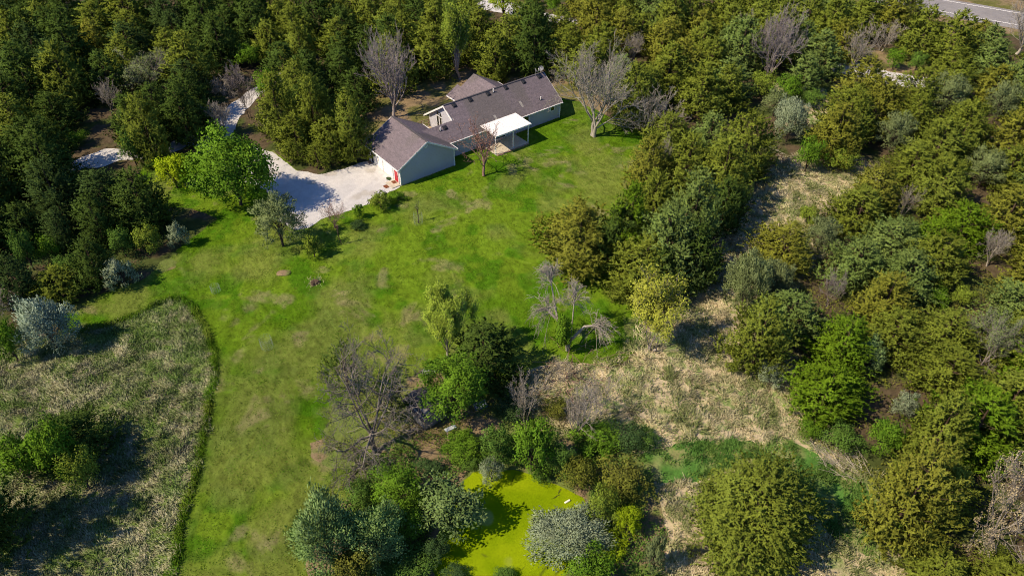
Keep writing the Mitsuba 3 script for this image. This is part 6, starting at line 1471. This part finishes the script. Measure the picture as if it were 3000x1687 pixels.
ft = thing('bird_feeder', 'white-topped post with a flat tray standing below the bright green tree', 'bird feeder')
fx, fy = -5.13, 38.82
part(ft, 'post', mikit.ply(trimesh.creation.box((.11, .11, 1.5), trimesh.transformations.translation_matrix((fx, fy, .75))), 'pale_wood'))
fr = trimesh.transformations.translation_matrix((fx + .25, fy + .12, 1.6)) @ trimesh.transformations.euler_matrix(-.22, .0, .55)
part(ft, 'tray', mikit.ply(trimesh.creation.box((.95, .42, .06), fr), 'dull_board'))
part(ft, 'bracket', mikit.ply(trimesh.creation.box((.7, .08, .1), trimesh.transformations.translation_matrix((fx + .2, fy + .1, 1.49)) @ trimesh.transformations.euler_matrix(0, 0, .55)), 'pale_wood'))

k = thing('metal_sheet', 'blue-grey metal sheet lying in the shade right of the bright green tree', 'metal sheet')
xs = np.linspace(-.6, .6, 25)
prof = [(x, .035 * math.sin(x * 26)) for x in xs]
m = prism(prof + [(x, z - .01) for x, z in prof[::-1]], -.35, .35)
m.apply_transform(trimesh.transformations.translation_matrix((-2.6, 42.4, .45)) @ trimesh.transformations.euler_matrix(.35, .05, .5))
put(k, mikit.ply(m, 'blue_grey_tarp'))

tp = thing('tarp', 'dark blue tarp humped over something at the left wood edge', 'tarp')
m = trimesh.creation.icosphere(3)
d_ = meshkit.fbm(m.vertices * 1.6, 3, 4)
m.vertices = m.vertices * (1 + .45 * (d_[:, None] - .5)) * [.95, .85, 1.0]
m.vertices[:, 2] = np.maximum(m.vertices[:, 2], -.02) * 1.05
m.apply_translation((-48.5, 55.2, .03))
put(tp, mikit.ply(m, 'blue_grey_tarp', smooth=35))


def rock(name, label, x, y, sx, sy, sz, mat, cat_, seed):
    m = trimesh.creation.icosphere(3)
    m.vertices = m.vertices * (1 + .6 * (meshkit.fbm(m.vertices * 1.4 + seed, 4, seed)[:, None] - .5)) * [sx, sy, sz]
    m.vertices[:, 2] = np.maximum(m.vertices[:, 2], -.05)
    m.apply_translation((x, y, .03))
    key = thing(name, label, cat_)
    put(key, mikit.ply(m, mat, smooth=30))


rock('flat_stone', 'flat grey stone on the lawn behind the bright green tree', -7.43, 46.6, .75, .35, .22, 'grey_metal', 'stone', 3)
rock('soil_mound', 'low reddish soil mound on the lawn below the grey-green tree', -23.75, 60.5, .75, .5, .16, 'bare_earth', 'soil mound', 5)


def stump(x, y):
    key = thing('tree_stump', 'dark old stump with dry sprouts on the open lawn', 'stump')
    a = np.linspace(0, 2 * math.pi, 18, endpoint=False)
    r = .34 + .08 * np.sin(3 * a + 1) + .04 * np.sin(7 * a)
    v = np.concatenate([np.c_[x + r * 1.35 * np.cos(a), y + r * 1.35 * np.sin(a), a * 0], np.c_[x + r * np.cos(a), y + r * np.sin(a), .30 + .07 * np.sin(2 * a)], [[x, y, .30]]])
    f = [q for j in range(18) for q in ((j, (j + 1) % 18, 18 + (j + 1) % 18), (j, 18 + (j + 1) % 18, 18 + j), (18 + j, 18 + (j + 1) % 18, 36))]
    part(key, 'stem', mikit.ply(trimesh.Trimesh(v, f, process=False), 'bark_cedar'))
    rng = np.random.default_rng(4)
    n = 160
    b = np.c_[x + rng.normal(0, .4, n), y + rng.normal(0, .4, n), np.zeros(n)]
    D = unit(np.c_[rng.normal(0, .6, (n, 2)), np.ones(n)])
    kk = part(key, 'sprouts', soft(*leaf_mesh(b, D, perp(D, rng), rng.uniform(.25, .55, n), .04, D, rng.uniform(.3, 1, n)), 'blade_dry'))
    labels[kk] = {'kind': 'stuff'}


stump(-20.2, 58.9)


def cage(x, y, r, hh, label):
    """wire plant guard: hoops and uprights"""
    key = thing('wire_cage', label, 'wire cage', 'wire plant guards on the lawn')
    a = np.linspace(0, 2 * math.pi, 13)
    for z in np.linspace(.08, hh, 6):
        part(key, 'hoop', soft(*wood([tube(np.c_[x + r * np.cos(a), y + r * np.sin(a), np.full(13, z)], .007, 3)]), 'wire'))
    for j in range(12):
        part(key, 'upright', soft(*wood([tube([(x + r * math.cos(a[j]), y + r * math.sin(a[j]), 0), (x + r * math.cos(a[j]), y + r * math.sin(a[j]), hh / 2), (x + r * math.cos(a[j]), y + r * math.sin(a[j]), hh)], .007, 3)]), 'wire'))


cage(-22.7, 49.6, .55, 1.2, 'grey wire plant cage on the lower left lawn')
cage(-29.9, 57.5, .45, .8, 'low wire plant cage on the lawn near the meadow tip')
cage(*SAPLING, .50, 1.4, 'grey wire cage around the bare sapling in mid lawn')

fl = thing('white_float', 'small white bottle-shaped float on the pond algae', 'float')
c = trimesh.creation.capsule(.35, .085, count=[10, 10])
c.apply_transform(trimesh.transformations.translation_matrix((4.36, 33.2, .10)) @ trimesh.transformations.euler_matrix(0, 1.45, .5))
put(fl, mikit.ply(c, 'white_paint', smooth=50))
# dead branches: brush pile and fallen limbs


def limbs_pile(name, label, x, y, n, ln, spread, seed, rad=.03, yaw=None, mat='bark_grey', tall=.6):
    rng = np.random.default_rng(seed)
    key = thing(name, label, 'branches')
    for j in range(n):
        a = (yaw if yaw is not None else rng.uniform(0, 6.28)) + rng.normal(0, .35)
        L = ln * rng.uniform(.5, 1.1)
        p0 = np.array([x, y, .05]) + np.r_[rng.normal(0, spread, 2), rng.uniform(0, tall * .5)]
        d = np.array([math.cos(a), math.sin(a), rng.uniform(-.05, .22)])
        pts = [p0 + d * L * s + np.r_[rng.normal(0, .06, 2), rng.normal(0, .04)] for s in np.linspace(0, 1, 5)]
        ms = [tube(pts, np.linspace(rad * rng.uniform(.6, 1.2), .01, 5), 4)]
        for q in range(3):
            b0 = pts[1 + q]
            dd = unit(d + rng.normal(0, .6, 3))
            ms.append(tube([b0, b0 + dd * L * .2, b0 + dd * L * .35], [.016, .012, .008], 3))
        part(key, 'branch', soft(*wood(ms), mat))


limbs_pile('brush_pile', 'pile of pale cut branches at the forest edge beside the lone big cedar', 27.3, 36.6, 26, 3.4, .7, 1, yaw=2.3)
limbs_pile('brush_pile', 'heap of dead sticks at the top end of the mown path', 36.2, 84.5, 18, 2.4, .8, 2)
limbs_pile('brush_pile', 'scattered dead brush on the bare yard behind the garage', -11.6, 94.5, 26, 2.4, 2.4, 3, mat='bark_violet')
limbs_pile('brush_pile', 'loose heap of pinkish dead brush above the pond', 5.0, 46.0, 40, 2.6, 1.6, 4, mat='bark_pink')
limbs_pile('fallen_limb', 'long fallen pale limb lying over the bushes right of the pond', 7.5, 39.8, 3, 4.6, .3, 5, rad=.06, yaw=-.25, tall=2.2)
limbs_pile('fallen_limb', 'grey fallen branches on the brown earth in front of the old shed', -10.5, 39.6, 9, 3.0, 1.2, 6, rad=.04, yaw=.1)
limbs_pile('floating_branch', 'dark forked branch floating on the pond', 3.8, 33.9, 2, .8, .1, 7, rad=.03, mat='bark_brown', tall=.05)
